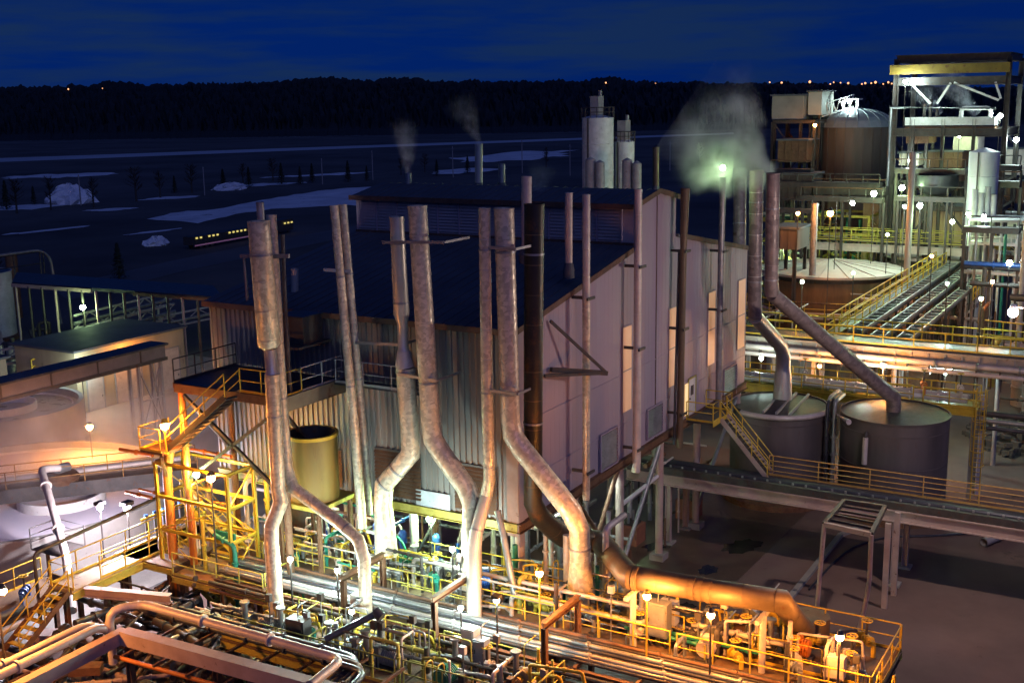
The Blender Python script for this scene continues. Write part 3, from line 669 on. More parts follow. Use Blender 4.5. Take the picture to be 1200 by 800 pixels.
p = ay(847,197,-.75); lamp(p, 0, 'G', 170, 'greenish white lamp shining on top of a slim gable stack', .17, pole=False)
for x, y, lab in ((745,556,'elbow'),(796,527,'elbow')):
    pass
# roof vents
def vent(px, ytop, ybase, w, X, lab, mt=M_GALV, base=True):
    b = ax(px, ybase, X); t_ = ax(px, ytop, X); o = stack([t_, b], [rr(b,w)]*2, lab, mt, 'roof_vent', n=12, cat='vent pipe')
    if base: MB().lathe(b-V(0,0,.1), [(rr(b,w)*1.5,-.2),(rr(b,w)*1.5,.15),(rr(b,w)*1.05,.5)], 12).build('flashing', M_ROOF, o)
vent(666.5, 226, 318, 9, 5.5, 'slim pale vent pipe on the lower roof near the gable', M_PIPEW)
vent(345.5, 315, 352, 9, 2.0, 'short vent pipe low on the roof near its far left end', M_JACKET2)
vent(617, 207, 300, 12, 3.0, 'wide pink-grey vent behind the black stack', M_PIPEW)
vent(478.5, 203, 217, 7, 14.5, 'small steaming vent on the monitor ridge', M_GALV, False)
vent(561, 169, 222, 9, 18.5, 'tall bronze vent pipe beyond the monitor ridge', M_JACKET2)
vent(588, 192, 222, 8, 18.5, 'short grey vent pipe right of the tall one beyond the ridge', M_GALV)
vent(768.5, 173, 226, 7.5, 20.0, 'brown vent pipe beyond the right end of the monitor', M_BRONZE)
# rooftop box by the far left eave
bx_ = ax(352,400,-1.2); t = thing('roof_box', bx_, 'dark steel box standing on the walkway against the corrugated wall', 'cabinet'); MB().box(bx_+V(0,0,.6), (1.3,1.5,1.2)).build('body', M_STEEL, t); MB().box(bx_+V(0,0,1.24), (1.4,1.6,.06)).build('lid', M_PIPEB, t); MB().bb(bx_.x-1.2,-.1,bx_.y-.9,bx_.y+.9,bx_.z-.1,bx_.z).build('shelf', M_STEEL, t)

# ------------------------------------------------------------------ the three ducts beyond the far corner and the two tanks they serve
TLc, TRc = V(28.9,-2.2,0), V(29.7,-9.1,0)
P = [ad(867,198,74.5), ad(866,350,74.5)]; stack(P, radii(P,[15,15]), 'leftmost of the three tall dark ducts, behind the gable corner', M_DARKSTACK, bandat=((0,.42),))
P = [ay(886.5,200,-2.2), ay(884.5,350,-2.2), ay(885,371,-2.2), ay(914,404,-2.2), ay(918,416,-2.2), ay(918,432,-2.2), ay(917.5,439,-2.2), ay(917,474,-2.2)]
stack(P, radii(P,[16,16,17,17,17,16,20,22]), 'middle tall duct with a crooked foot on the left grey tank', M_DARKSTACK, segs=[(0,2,M_DARKSTACK),(2,7,M_JACKET2)], bandat=((0,.24),(0,.86)))
P = [ay(906,203,-4.6), ay(904,330,-4.6), ay(905,345,-4.6), V(*TRc)+V(-.6,.0,7.1), V(*TRc)+V(-.3,0,5.9)]
stack(P, radii(P,[16,16,17,17,17]), 'right tall duct that slants down to the right grey tank', M_DARKSTACK, segs=[(0,2,M_DARKSTACK),(2,4,M_BRONZE if False else M_DARKSTACK)], bandat=((0,.32),(0,.98),(2,.5)))
def tank(c, r, h, label, mt, roof, n=40, hoops=3, name='storage_tank', cone=.25):
    t = thing(name, c, label, 'tank'); MB().lathe(c, [(r,0),(r,h)], n).build('shell', mt, t)
    MB().lathe(V(c.x,c.y,h), [(r+.05,-.12),(r+.07,.02),(r-.05,.03)], n).build('rim', mt, t)
    MB().lathe(V(c.x,c.y,h-.06), [(r-.02,0),(.01,cone)], n).build('roof', roof, t)
    b = MB()
    for i in range(hoops): b.lathe(V(c.x,c.y,h*(i+.6)/hoops), [(r+.001,0),(r+.03,.01),(r+.03,.07),(r+.001,.08)], n)
    b.build('hoop', mt, t)
    MB().lathe(c, [(r+.5,0),(r+.5,.35),(r,.4)], n).build('footing', M_BROWN, t); return t
tk = tank(TLc, 2.95, 6.0, 'left dark grey tank with a crooked duct on its lid', M_TANK, M_STEEL)
for a in (.3,.8,1.3): MB().beam(TLc+V(-2.8,-2+a*1.6,6.1), TLc+V(2.6,-1.6+a*1.6,6.1), .14).build('lid_beam', M_GREY, tk)
pp = [TLc+V(3.05*math.cos(R(a)), 3.05*math.sin(R(a)), 5.85) for a in range(150, 290, 12)]
t = tag(MB().tube(pp+[TRc+V(-2.9,2.0,5.9)], .17, 10).build('header_pipe', M_PIPEW), 'pale pipe curving round the rim of the left grey tank', 'pipe')
tk = tank(TRc, 3.15, 6.1, 'right dark grey tank with a slanting duct on its lid', M_TANK, M_STEEL)
MB().tube([TRc+V(-3.3,.9,5.2), TRc+V(-3.35,.9,3.6)], .16, 8).build('fitting', M_PIPEW, tk); MB().tube([TRc+V(-3.1,.9,5.5), TRc+V(-3.35,.9,5.2)], .08, 8).build('fitting', M_STEEL, tk)
for i, (dx_, dy_, r_) in enumerate(((-1.2,3.3,.14),(-.9,3.55,.12),(-.5,3.8,.16),(-1.5,3.65,.1))):
    b = MB().tube(fillet([TRc+V(dx_,dy_,.3), TRc+V(dx_,dy_,6.6), TRc+V(dx_+2,dy_,6.6)], .3), r_, 8)
    for k in range(5): b.lathe(TRc+V(dx_,dy_,1+k*1.1), [(r_*1.01,0),(r_*1.6,.02),(r_*1.6,.12),(r_*1.01,.14)], 8)
    tag(b.build('riser_pipe', [M_PIPEG,M_STEEL,M_PIPEW,M_PIPEB][i]), ['grey','black','pale','thin dark'][i]+' flanged riser pipe between the two grey tanks', 'pipe')

# ================================================================== CONVEYOR BRIDGE ACROSS THE YARD
t = thing('conveyor_bridge', (18,2,0), 'long elevated walkway bridge crossing the yard from the hall', 'walkway bridge')
MB().ib((17.95,3.2,3.75), (17.95,-32,3.75), .3, .62).build('girder', M_PINK, t); MB().ib((20.6,3.2,3.75), (20.6,-32,3.75), .3, .62).build('girder', M_STEEL, t)
MB().bb(18.12,20.45,-32,3.2,4.0,4.1).build('deck', M_PIPEB, t)
MB().bb(17.9,18.15,-32,3.2,4.07,4.45).build('cable_tray', M_STEEL, t); MB().tube([(18.6,3,4.35),(18.6,-32,4.35)], .16, 8).build('pipe', M_PIPEB, t); MB().tube([(19.0,3,4.3),(19.0,-32,4.3)], .12, 8).build('pipe', M_PIPEB, t)
rb = MB().bb(-.03,.03,-.05,.05,0,.12).mesh('bolt_plate', M_PIPEG)
for i in range(44): piece('bolt_plate', rb, t, (18.2, 2-i*.7, 4.45))
for x, y in ((18.1,-.3),(20.5,-.3),(14.9,-12.1),(16.6,-12.2),(18.0,-24),(20.5,-24)):
    pass
for y in (.6,-11.9,-24):
    for x in (17.95,20.6):
        MB().ib((x,y,0), (x,y,3.45), .28, .3).build('column', M_PINK, t); MB().bb(x-.35,x+.35,y-.35,y+.35,0,.12).build('footing', M_CONC, t)
guardrail([(20.35,-4.4,4.1),(20.35,-32,4.1)], 'ochre five-bar guardrail along the back of the long walkway bridge', mat('ochre_paint', (.50,.29,.08), (.36,.2,.05), .55, 0, 3, .15, bump=.05), 1.15, gap=2.9, rails=3)
# loading frame on pipe legs next to the bridge
t = thing('loading_gantry', (14,-11,0), 'open steel frame on bent pipe legs standing in the asphalt yard', 'steel frame')
ft, fr, bl, br = az(966,614,5.2), az(1021,626,5.2), az(989,587,5.2), az(1037,594,5.2)
pl = az(956,729,0); pr = az(1007,738,0)
for a, c_ in ((ft,fr),(ft,bl),(fr,br),(bl,br)): MB().beam(a, c_, .2, .22).build('top_beam', M_PINK if a in (ft,) and c_ == fr else M_STEEL, t)
for u in (.2,.4,.6,.8): MB().beam(lerp(ft,bl,u), lerp(fr,br,u), .1).build('cross_bar', M_STEEL, t)
MB().tube(fillet([ft, lerp(ft,pl,.5)+V(0,0,.1), pl], .5), .11, 8).build('leg', M_PINK, t); MB().tube(fillet([fr, lerp(fr,pr,.55)+V(.25,-.15,0), pr], .8, 4), .11, 8).build('leg', M_PINK, t)
for x, y, X_ in ((1036,712,0),(1047,697,0)):
    q = az(x, y, 0); tp = V(q.x, q.y, 4.4); MB().beam(q, tp, .2, .26).build('leg', M_PINK, t)
# door landing, stair
dl = MB().bb(18.6,21.6,-1.7,-.1,7.05,7.18); t = thing('door_landing', (20,-.9,7.05), 'small landing outside the gable end door', 'landing'); dl.build('deck', M_STEEL, t); MB().bb(18.6,21.6,-1.73,-1.701,6.95,7.2).build('edge_beam', M_YELLOW, t)
stair((20.2,-1.75,7.15), (20.2,-4.5,4.12), 1.0, 'yellow railed stair from the gable door down to the walkway bridge', mt=M_PINK)
guardrail([(21.6,-.15,7.18),(21.6,-1.7,7.18),(20.75,-1.7,7.18)], 'yellow guardrail round the gable door landing')
guardrail([(18.6,-.15,7.18),(18.6,-1.7,7.18),(19.65,-1.7,7.18)], 'short yellow rail on the near side of the door landing')
# things on the yard
kb = MB(); kp = [az(x,y,0) for x,y in ((893,742),(985,628),(1010,618))]
for a, c_ in zip(kp, kp[1:]): kb.beam(a+V(0,0,.08), c_+V(0,0,.08), .3, .18)
tag(kb.build('kerb', M_CONC), 'low broken concrete kerb lying slantwise across the asphalt yard', 'kerb')
hp = fillet([az(x,y,.06) for x,y in ((948,690),(980,655),(1000,640),(1040,628),(1090,628),(1155,623))], 2, 5); tag(MB().tube(hp, .07, 6).build('hose', M_PIPEB), 'black hose snaking beside the kerb on the asphalt', 'hose')
pp = az(1153,635,.3); q = az(1195,618,.3); tag(MB().tube([pp, q], .24, 14, caps=False).tube([pp, q], .2, 14, caps=False).build('loose_pipe', M_GREY), 'loose grey pipe lying on the asphalt under the bridge', 'pipe')
for i, (x, y) in enumerate(((1145,545),(1163,545))):
    q = az(x, y+35 if i == 0 else y, 0); tag(MB().tube([q, q+V(0,0,6.5 if i == 0 else 8)], .16, 10).build('post', M_GREY if i else mat('lilac_paint', (.4,.38,.5), (.3,.28,.38), .5)), ['lilac painted post standing beside the right grey tank', 'grey pipe post carrying the far pipe bridge'][i], 'post')
q = az(1120,520,0); b = MB()
random.seed(3)
for i in range(500):
    a = random.random()*6.28; r_ = random.random()**.5; z = (1-r_)*1.6+random.uniform(-.1,.2); b.box(q+V(6*r_*math.cos(a)+4, 5*r_*math.sin(a)-5, max(.05,z)), tuple(random.uniform(.15,.6) for _ in range(3)), random.random()*3)
tag(b.build('gravel', M_GROUND), 'heap of dark broken rubble beyond the right grey tank', 'rubble', kind='stuff')
# caged ladder right of the tank
q = az(1122,560,0); t = thing('caged_ladder', V(33.3,-13.2,0), 'yellow caged ladder beside the right grey tank', 'ladder')
for y in (-.25,.25): MB().tube([(33.3,-13.4+y,0),(33.3,-13.4+y,7.2)], .04, 6).build('stile', M_YELLOW, t)
rg = MB().tube([(0,-.25,0),(0,.25,0)], .025, 6).mesh('rung', M_YELLOW)
for i in range(22): piece('rung', rg, t, (33.3,-13.4,.4+i*.3))
hp = MB().tube([(.75*math.sin(math.pi*k/8)*-1, -.42*math.cos(math.pi*k/8), 0) for k in range(9)], .025, 5).mesh('cage_hoop', M_YELLOW)
for i in range(6): piece('cage_hoop', hp, t, (33.3,-13.4,2.4+i*.95))
for k in (1,3,5,7): MB().tube([(33.3-.75*math.sin(math.pi*k/8), -13.4-.42*math.cos(math.pi*k/8), z) for z in (2.4,7.2)], .02, 5).build('cage_bar', M_YELLOW, t)

# ================================================================== PROCESS DECK IN FRONT OF THE HALL
DZ = 4.2
def deck(x0, x1, y0, y1, z, label, mt=None, legs=True, beam=None, step=3.2, base=0):
    t = thing('platform', (x0,y0,base), label, 'platform'); MB().bb(x0,x1,y0,y1,z-.08,z).build('deck_plate', mt or M_DECK, t)
    for x in (x0+.02, x1-.02): MB().ib((x,y0,z-.22), (x,y1,z-.22), .16, .27).build('edge_beam', beam or M_YGREEN, t)
    for y in seq(y0+.1, y1-.1, step): MB().ib((x0,y,z-.24), (x1,y,z-.24), .14, .26).build('cross_beam', M_BROWN, t)
    if legs:
        for y in seq(y0+.3, y1-.3, step*1.6):
            for x in (x0+.15, x1-.15): MB().ib((x,y,base), (x,y,z-.36), .2, .2).build('leg', M_BROWN, t)
    return t
deck(-2.9, .6, -8.2, 6.5, DZ, 'long brown process deck along the foot of the big ducts')
deck(-2.9, 1.9, -15.6, -8.3, DZ, 'yellow-railed end platform where the long bronze duct lands')
deck(-8.6, -5.7, .4, 9.2, 3.5, 'lower pump platform in front of the pipe tray', M_DECK)
deck(-8.6, -5.6, -5.2, .2, 3.6, 'lower grating platform under the cream box floodlight', M_DECK)
deck(-2.9, .0, 6.8, 15.2, DZ-.1, 'brown deck under the yellow tank at the hall corner', M_DECK)
# the long pipe tray
t = thing('pipe_rack', (-4.2,-18,0), 'long tray of parallel pipes running along the front of the deck', 'pipe rack')
for x in (-5.45,-3.0): MB().ib((x,-19,4.1), (x,12.5,4.1), .2, .4).build('girder', M_BROWN, t)
for i, (x, z, r_, mm) in enumerate(((-5.2,4.5,.06,M_STEEL),(-5.0,4.52,.08,M_PIPEG),(-4.75,4.54,.10,M_GREY),(-4.5,4.5,.06,M_STEEL),(-4.3,4.52,.08,M_PIPEB),(-4.05,4.56,.12,M_PIPEG),(-3.8,4.5,.06,M_PIPEB),(-3.6,4.5,.05,M_STEEL),(-3.4,4.52,.08,M_BROWN),(-3.22,4.5,.05,M_PIPEB),(-5.75,4.2,.09,M_STEEL),(-5.75,3.85,.07,M_BROWN))):
    P = [(x,-19,z),(x,12.5,z)]; o = MB().tube(P, r_, 8); 
    for y in seq(-18, 12, 3.1): o.lathe((0,0,0), [], 4) if False else o.tube([(x,y+i*.13,z),(x,y+.1+i*.13,z)], r_*1.5, 8)
    o.build('pipe', mm, t)
MB().bb(-3.35,-3.1,-19,12.5,4.32,4.36).build('cable_tray', M_STEEL, t)
for y in seq(-18, 12, 2.5): MB().ib((-5.6,y,4.36), (-2.95,y,4.36), .12, .14).build('cross_beam', M_BROWN, t)
for y in seq(-18, 12, 5.0):
    for x in (-5.45,-3.0): MB().ib((x,y,0), (x,y,3.9), .22, .22).build('column', M_BROWN, t)
# rust coloured portal frames over the tray
for i, (x, y, lab) in enumerate(((483,716,'rusty portal frame over the pipe tray, left of the thin duct foot'),(615,748,'rusty portal frame over the pipe tray, right of the thin duct foot'),(365,695,'rusty portal frame over the pipe tray near the fat-topped stack'))):
    q = az(x, y, 5.9); t = thing('portal', V(q.x,q.y,3.6), lab, 'steel frame')
    MB().ib(V(-5.6,q.y,3.6), V(-5.6,q.y,5.7), .2, .2).build('column', M_BROWN, t); MB().ib(V(-2.9,q.y,4.2), V(-2.9,q.y,5.7), .2, .2).build('column', M_BROWN, t); MB().ib(V(-5.7,q.y,5.82), V(-2.8,q.y,5.82), .22, .24).build('lintel', M_BROWN, t)
# guardrails of the decks
Y1 = M_YGREEN
GR = [([(.55,-8.0,DZ),(.55,2.6,DZ)], 'yellow guardrail at the back of the deck behind the flared duct foot', M_YELLOW),
 ([(-2.8,-8.1,DZ),(-2.8,-3.6,DZ)], 'yellow guardrail between the pipe tray and the flared duct foot', M_YELLOW),
 ([(-2.8,-3.2,DZ),(-2.8,2.2,DZ)], 'yellow guardrail behind the thin duct foot', M_YELLOW),
 ([(-2.8,2.6,DZ),(-2.8,6.4,DZ)], 'pale yellow guardrail right of the leaning thin stack', Y1),
 ([(-1.4,-8.1,DZ),(-1.4,-4.4,DZ),(.5,-4.4,DZ)], 'yellow guardrail turning a corner under the bronze duct', M_YELLOW),
 ([(1.85,-8.4,DZ),(1.85,-15.5,DZ)], 'yellow guardrail on the far edge of the end platform', M_YELLOW),
 ([(1.8,-15.55,DZ),(-2.8,-15.55,DZ)], 'yellow guardrail across the right end of the end platform', M_YELLOW),
 ([(-2.85,-15.5,DZ),(-2.85,-8.4,DZ)], 'yellow guardrail on the near edge of the end platform', M_YELLOW),
 ([(.4,-10.9,DZ),(-1.6,-10.9,DZ),(-1.6,-14.8,DZ)], 'inner yellow rail among the valves of the end platform', M_YELLOW),
 ([(-8.5,9.1,3.5),(-8.5,.5,3.5)], 'pale yellow guardrail on the near edge of the pump platform', Y1),
 ([(-5.8,9.1,3.5),(-5.8,5.6,3.5)], 'pale yellow guardrail between pump platform and pipe tray at left', Y1),
 ([(-5.8,5.2,3.5),(-5.8,.5,3.5)], 'pale yellow guardrail between pump platform and pipe tray, middle run', Y1),
 ([(-8.5,4.6,3.5),(-6.4,4.6,3.5)], 'pale yellow rail dividing the pump platform across', Y1),
 ([(-8.5,.1,3.6),(-8.5,-5.1,3.6)], 'pale yellow guardrail on the near edge of the grating platform', Y1),
 ([(-5.75,.1,3.6),(-5.75,-3.2,3.6)], 'pale yellow guardrail in front of the cream floodlight box', Y1),
 ([(-8.5,-5.15,3.6),(-5.7,-5.15,3.6)], 'pale yellow guardrail closing the right end of the grating platform', Y1),
 ([(.5,3.0,DZ),(.5,6.4,DZ)], 'pale yellow guardrail before the blue-topped motors', Y1),
 ([(-2.8,6.9,DZ-.1),(-2.8,11.5,DZ-.1)], 'pale yellow guardrail at the foot of the thin bent stack', Y1),
 ([(-2.8,12,DZ-.1),(-2.8,15.1,DZ-.1),(0,15.1,DZ-.1)], 'pale yellow guardrail under the yellow tank', M_YELLOW)]
for p, lab, mm in GR: guardrail(p, lab, mm)
# hooped ladder rails
def hoop_rail(p, lab):
    t = thing('ladder_hoop', p, lab, 'ladder'); p = Vector(p)
    for y in (-.25,.25): MB().tube(fillet([p+V(0,y,-2), p+V(0,y,1.2), p+V(.5,y,1.2), p+V(.5,y,0)], .25), .035, 6).build('stile', M_YELLOW, t)
    rg = MB().tube([(0,-.25,0),(0,.25,0)], .025, 6).mesh('rung', M_YELLOW)
    for i in range(9): piece('rung', rg, t, p+V(0,0,-1.8+i*.3))
hoop_rail((-2.95,-16.0,DZ), 'yellow ladder with hooped handrails at the very end of the platform')
hoop_rail((-8.6,-1.2,3.6), 'yellow ladder climbing to the grating platform')
hoop_rail((.7,-1.0,DZ), 'yellow ladder with curled handrails behind the orange lamp at the flared foot')
# duct feet plinths
for (x, y, z, lab) in ((-6.9,7.4,3.5,'fat-topped stack'),(-5.3,4.2,3.5,'thin bent stack')):
    tag(MB().lathe((x,y,z), [(.55,-1.2),(.55,.1),(.34,.3)], 14).build('plinth', M_BROWN), 'rusty round plinth under the '+lab, 'plinth')
tag(MB().box((-.9,-3.0,DZ+.1), (1.9,1.9,.2)).build('plinth', M_CONC), 'square concrete plinth under the orange-lit flared foot', 'plinth')
tag(MB().cyl((1.4,-12.2,DZ), .75, .9, 18).build('plinth', M_BRONZE), 'round bronze socket where the long duct ends', 'plinth')

# pumps, valves, cabinets and risers
def make_pump(loc, rz, col, label, s=1, group=None):
    t = thing('pump', (0,0,0), label, 'pump', group)
    MB().box((0,0,.06), (1.7,.6,.12)).build('base_frame', M_STEEL, t)
    MB().tube([(-.75,0,.42),(-.05,0,.42)], .27, 12).build('motor', col, t)
    f = MB()
    for i in range(8): f.tube([(-.7+i*.08,0,.42),(-.67+i*.08,0,.42)], .31, 12)
    f.build('cooling_fin', col, t)
    MB().box((-.4,0,.75), (.25,.2,.14)).build('terminal_box', col, t)
    MB().tube([(-.05,0,.42),(.35,0,.42)], .12, 8).build('coupling_guard', M_YELLOW, t)
    MB().tube([(.35,0,.42),(.62,0,.42)], .3, 14).tube([(.62,0,.42),(.95,0,.42)], .13, 10).build('casing', M_PIPEG, t)
    MB().tube([(.48,.2,.5),(.48,.2,1.25)], .1, 10).tube([(.48,.2,1.2),(.48,.2,1.28)], .18, 10).build('outlet', M_PIPEG, t)
    t.location = loc; t.rotation_euler.z = rz; t.scale = (s,s,s); return t
def make_valve(loc, rz, label, col=None, h=.9, group=None, wheel=None):
    t = thing('valve', (0,0,0), label, 'valve', group); col = col or M_PIPEG
    MB().tube([(-.5,0,h*.5),(.5,0,h*.5)], .11, 10).build('pipe', col, t)
    MB().ball((0,0,h*.5), .2, 10).tube([(-.26,0,h*.5),(-.2,0,h*.5)], .21, 10).tube([(.2,0,h*.5),(.26,0,h*.5)], .21, 10).build('body', col, t)
    MB().tube([(0,0,h*.5),(0,0,h+.25)], .05, 8).build('stem', M_STEEL, t)
    MB().torus((0,0,h+.25), .2, .025).beam((-.2,0,h+.25),(.2,0,h+.25),.03).beam((0,-.2,h+.25),(0,.2,h+.25),.03).build('handwheel', wheel or M_YELLOW, t)
    for x in (-.5,.5): MB().tube([(x,0,0),(x,0,h*.5)], .09, 8).build('leg', col, t)
    t.location = loc; t.rotation_euler.z = rz; return t
def cabinet(c, d, mt, label, rz=0, legs=True):
    c = Vector(c); t = thing('control_cabinet', c, label, 'cabinet'); z0 = .5 if legs else 0
    MB().box(c+V(0,0,z0+d[2]/2), d).build('body', mt, t); MB().box(c+V(-d[0]/2-.015,0,z0+d[2]/2), (.03,d[1]*.86,d[2]*.88)).build('door', mt, t)
    MB().box(c+V(-d[0]/2-.045,d[1]*.3,z0+d[2]/2), (.03,.04,.16)).build('handle', M_STEEL, t)
    if legs:
        for y in (-1,1): MB().box(c+V(0,y*d[1]*.36,z0/2), (.08,.08,z0)).build('leg', M_STEEL, t)
    MB().tube(fillet([c+V(0,0,z0+d[2]), c+V(0,0,z0+d[2]+.5), c+V(.6,0,z0+d[2]+.5)], .15), .03, 6).build('conduit', M_PIPEG, t); return t
PS = [(-7.6,7.9,3.5,1.6,M_PIPEG,'grey pump on the pump platform beside the fat-topped stack foot'),(-7.4,6.2,3.5,1.5,M_GREEN,'green motor pump second along the pump platform'),(-7.5,3.6,3.5,1.6,M_PIPEG,'grey pump right of the dividing rail'),
 (-7.4,1.9,3.5,1.57,M_GREY,'pale pump at the right end of the pump platform'),(-7.3,-1.3,3.6,0,M_GREEN,'green motor pump on the grating platform'),(-7.1,-3.9,3.6,.1,M_BROWN,'rusty pump at the right end of the grating platform'),
 (-.9,1.6,DZ,1.57,M_BLUE,'blue motor pump behind the thin duct foot'),(-.8,4.2,DZ,1.5,M_GREY,'white-lit pump on the deck before the hall'),(-.6,5.8,DZ,1.6,M_GREEN,'green pump next to the big middle duct'),
 (-.5,-5.9,DZ,1.57,M_BLUE,'blue motor pump right of the flared duct foot'),(-.6,-11.9,DZ,1.57,M_ORANGE,'orange-lit pump in the middle of the end platform'),(.6,-9.9,DZ,0,M_BROWN,'brown pump near the far rail of the end platform'),(-1.7,-9.3,DZ,.1,M_PIPEW,'pale pump at the left end of the end platform')]
for x, y, z, a, c_, lab in PS: make_pump((x,y,z), a, c_, lab, 1.15)
random.seed(11)
VS = [(-.9,-10.4,DZ,M_PIPEW,'pale valve by the long duct socket'),(.2,-12.9,DZ,M_YELLOW,'yellow valve right of the long duct socket'),(-2.1,-12.6,DZ,M_PIPEG,'grey valve near the front rail of the end platform'),(1.2,-14.4,DZ,M_YELLOW,'yellow valve at the far right corner of the end platform'),(-.6,-14.3,DZ,M_PIPEW,'pale valve before the right end rail'),
 (-2.2,-6.6,DZ,M_PIPEW,'pale valve between the two right orange lamps'),(-1.9,-1.0,DZ,M_YELLOW,'yellow valve left of the flared foot'),(-2.1,.8,DZ,M_PIPEG,'grey valve behind the pipe tray'),(-1.8,3.2,DZ,M_GREEN,'green valve with a yellow wheel near the white lamps'),(-2.2,5.3,DZ,M_PIPEG,'grey valve by the leaning thin stack'),
 (-2.0,8.2,DZ-.1,M_PIPEW,'pale valve by the thin bent stack'),(-1.4,9.6,DZ-.1,M_PIPEG,'grey valve below the yellow tank'),(-2.2,10.6,DZ-.1,M_GREEN,'green valve under the yellow tank'),(-6.5,8.3,3.5,M_YELLOW,'yellow valve at the left end of the pump platform'),(-6.4,2.9,3.5,M_PIPEG,'grey valve in the middle of the pump platform'),(-6.3,-2.2,3.6,M_PIPEW,'pale valve on the grating platform')]
for x, y, z, c_, lab in VS: make_valve((x,y,z), random.choice((0,1.57,.8)), lab, c_, random.uniform(.8,1.2))
CB = [(az(771,757,DZ),(.5,.9,1.35),M_PIPEG,'tall grey control cabinet by the middle orange lamp'),((-6.2,-1.9,3.6),(.45,.5,.9),M_GREY,'grey switch box beside the cream floodlight box'),((-1.0,-7.3,DZ),(.5,.7,.9),M_WHITE,'white switch box left of the end platform'),((-8.1,5.4,3.5),(.5,.9,1.0),M_STEEL,'dark switch box on the pump platform'),((-.4,11.6,DZ-.1),(.6,1.3,2.2),M_STEEL,'tall dark electrical cabinet beside the yellow tank'),((.9,-10.9,DZ),(.5,.6,.9),M_YELLOW,'yellow junction box beside the long duct end'),((-2.3,-14.2,DZ),(.4,.6,.8),M_PIPEW,'pale junction box at the right end rail')]
for c_, d, mm, lab in CB: cabinet(c_, d, mm, lab)
# risers and header pipes over the deck: one thing each
def pipe(path, r, mt, label, f=.3, n=10, flanges=0, cat='pipe', name='pipe'):
    P = fillet(path, f); b = MB().tube(P, r, n); P = [Vector(p) for p in path]
    if flanges:
        for a, c_ in zip(P, P[1:]):
            k = int((c_-a).length/flanges)
            for i in range(1, k+1):
                q = lerp(a, c_, i/(k+1)); d = (c_-a).normalized(); b.tube([q-d*.05, q+d*.05], r*1.5, n)
    return tag(b.build(name, mt), label, cat)
pipe([(-1.9,-7.6,DZ),(-1.9,-7.6,5.5),(-1.9,4.2,5.5),(-1.9,4.2,DZ)], .09, M_PIPEW, 'long pinkish pipe raised along the deck railing', flanges=2.5)
pipe([(-2.4,-1.0,DZ),(-2.4,-1.0,5.1),(-2.4,-6.8,5.1),(-.4,-6.8,5.1)], .1, M_PIPEW, 'pale pipe bending toward the bronze duct from the deck', flanges=3)
pipe([(.2,-2.2,DZ),(.2,-2.2,7.0)], .16, M_PIPEW, 'thick white riser left of the flared foot')
pipe([(.2,-4.0,DZ),(.2,-4.0,7.6),(2,-4.0,7.6)], .14, M_PIPEW, 'thick white riser right of the flared foot')
for i, (x, y, h) in enumerate(((640,665,2.6),(545,660,2.6),(552,665,1.8),(713,650,3.0),(646,640,2.2),(655,700,1.4))):
    q = az(x, y+25, DZ); pipe([q, q+V(0,0,h)], .1+.02*(i%3), M_PIPEW, 'white riser pipe '+['left of the orange lamp','behind the thin leaning duct','short, behind the thin leaning duct','behind the flared foot','under the hall corner','short, by the orange lamp'][i], flanges=1)
random.seed(5)
cols_ = [(M_PIPEG,'grey'),(M_PIPEW,'pale'),(M_PIPEB,'dark'),(M_BROWN,'rusty'),(M_YGREEN,'yellowish'),(M_GREEN,'green'),(M_BLUE,'blue')]
spots = ['beneath the hall','by the big middle duct','before the louvred wall','beside the pump row','under the edge beam','near the white floodlight','behind the deck railing','beside the hall columns']
for i in range(46):
    y = random.uniform(-1, 15); x = random.uniform(.4, 7.5); mm, cn = random.choices(cols_, (5,5,3,3,2,1,1))[0]; r_ = random.choice((.06,.08,.1,.14)); h = random.uniform(2.2,6.4)
    if i % 3 == 0: P = [(x,y,.1),(x,y,h),(x,y+random.uniform(1.5,4),h),(x,y+3,.2)] if i % 2 else [(x,y,.1),(x,y,h),(x-2.0,y,h)]
    elif i % 3 == 1: P = [(x,y,h),(x,y+random.uniform(3,7),h)]
    else: P = [(x,y,.1),(x,y,h)]
    o = pipe(P, r_, mm, '%s %s pipe %s' % (cn, ['looping','level','upright'][i%3], random.choice(spots)), flanges=1.6, n=8); o['group'] = 'pipework under the hall'
for i in range(7):
    x, y = random.uniform(1.5,6), -.5+i*2.2; make_pump((x,y,.02), random.choice((0,1.57)), random.choice((M_BLUE,M_PIPEG,M_GREEN)), 'pump standing on the wet floor beneath the hall, '+['below the corner','second from the corner','third from the corner','amid the pale pipes','under the louvres','toward the yellow tank','farthest from the corner'][i], 1.3)
# blue topped agitator drives and hoses by the hall front
for x, y, lab in ((473,655,'blue agitator drive right of the crooked duct'),(512,660,'blue agitator drive between the ducts'),(443,645,'blue valve actuator left of the crooked duct')):
    q = az(x, y, DZ); t = thing('agitator_drive', q, lab, 'motor'); MB().lathe(q, [(.3,0),(.3,.2),(.16,.3),(.16,.8)], 12).build('gearbox', M_BLUE, t); MB().lathe(q+V(0,0,.8), [(.2,0),(.2,.5),(.12,.62),(.001,.64)], 12).build('motor', M_BLUE, t)
pipe([az(400,588,7.0), az(432,596,6.7), az(447,618,6.0), az(472,632,5.6), az(480,660,4.4)], .06, M_GREEN, 'green hose drooping past the crooked duct', .6, 8, cat='hose', name='hose')
pipe([az(518,592,7.1), az(500,628,5.6), az(484,655,4.4)], .07, M_PIPEB, 'black hose hanging from the hall wall to the deck', .6, 8, cat='hose', name='hose')
pipe([az(430,622,5.9), az(458,628,5.9), az(458,660,4.3)], .09, M_WHITE, 'white right-angled pipe at the foot of the crooked duct', .1)
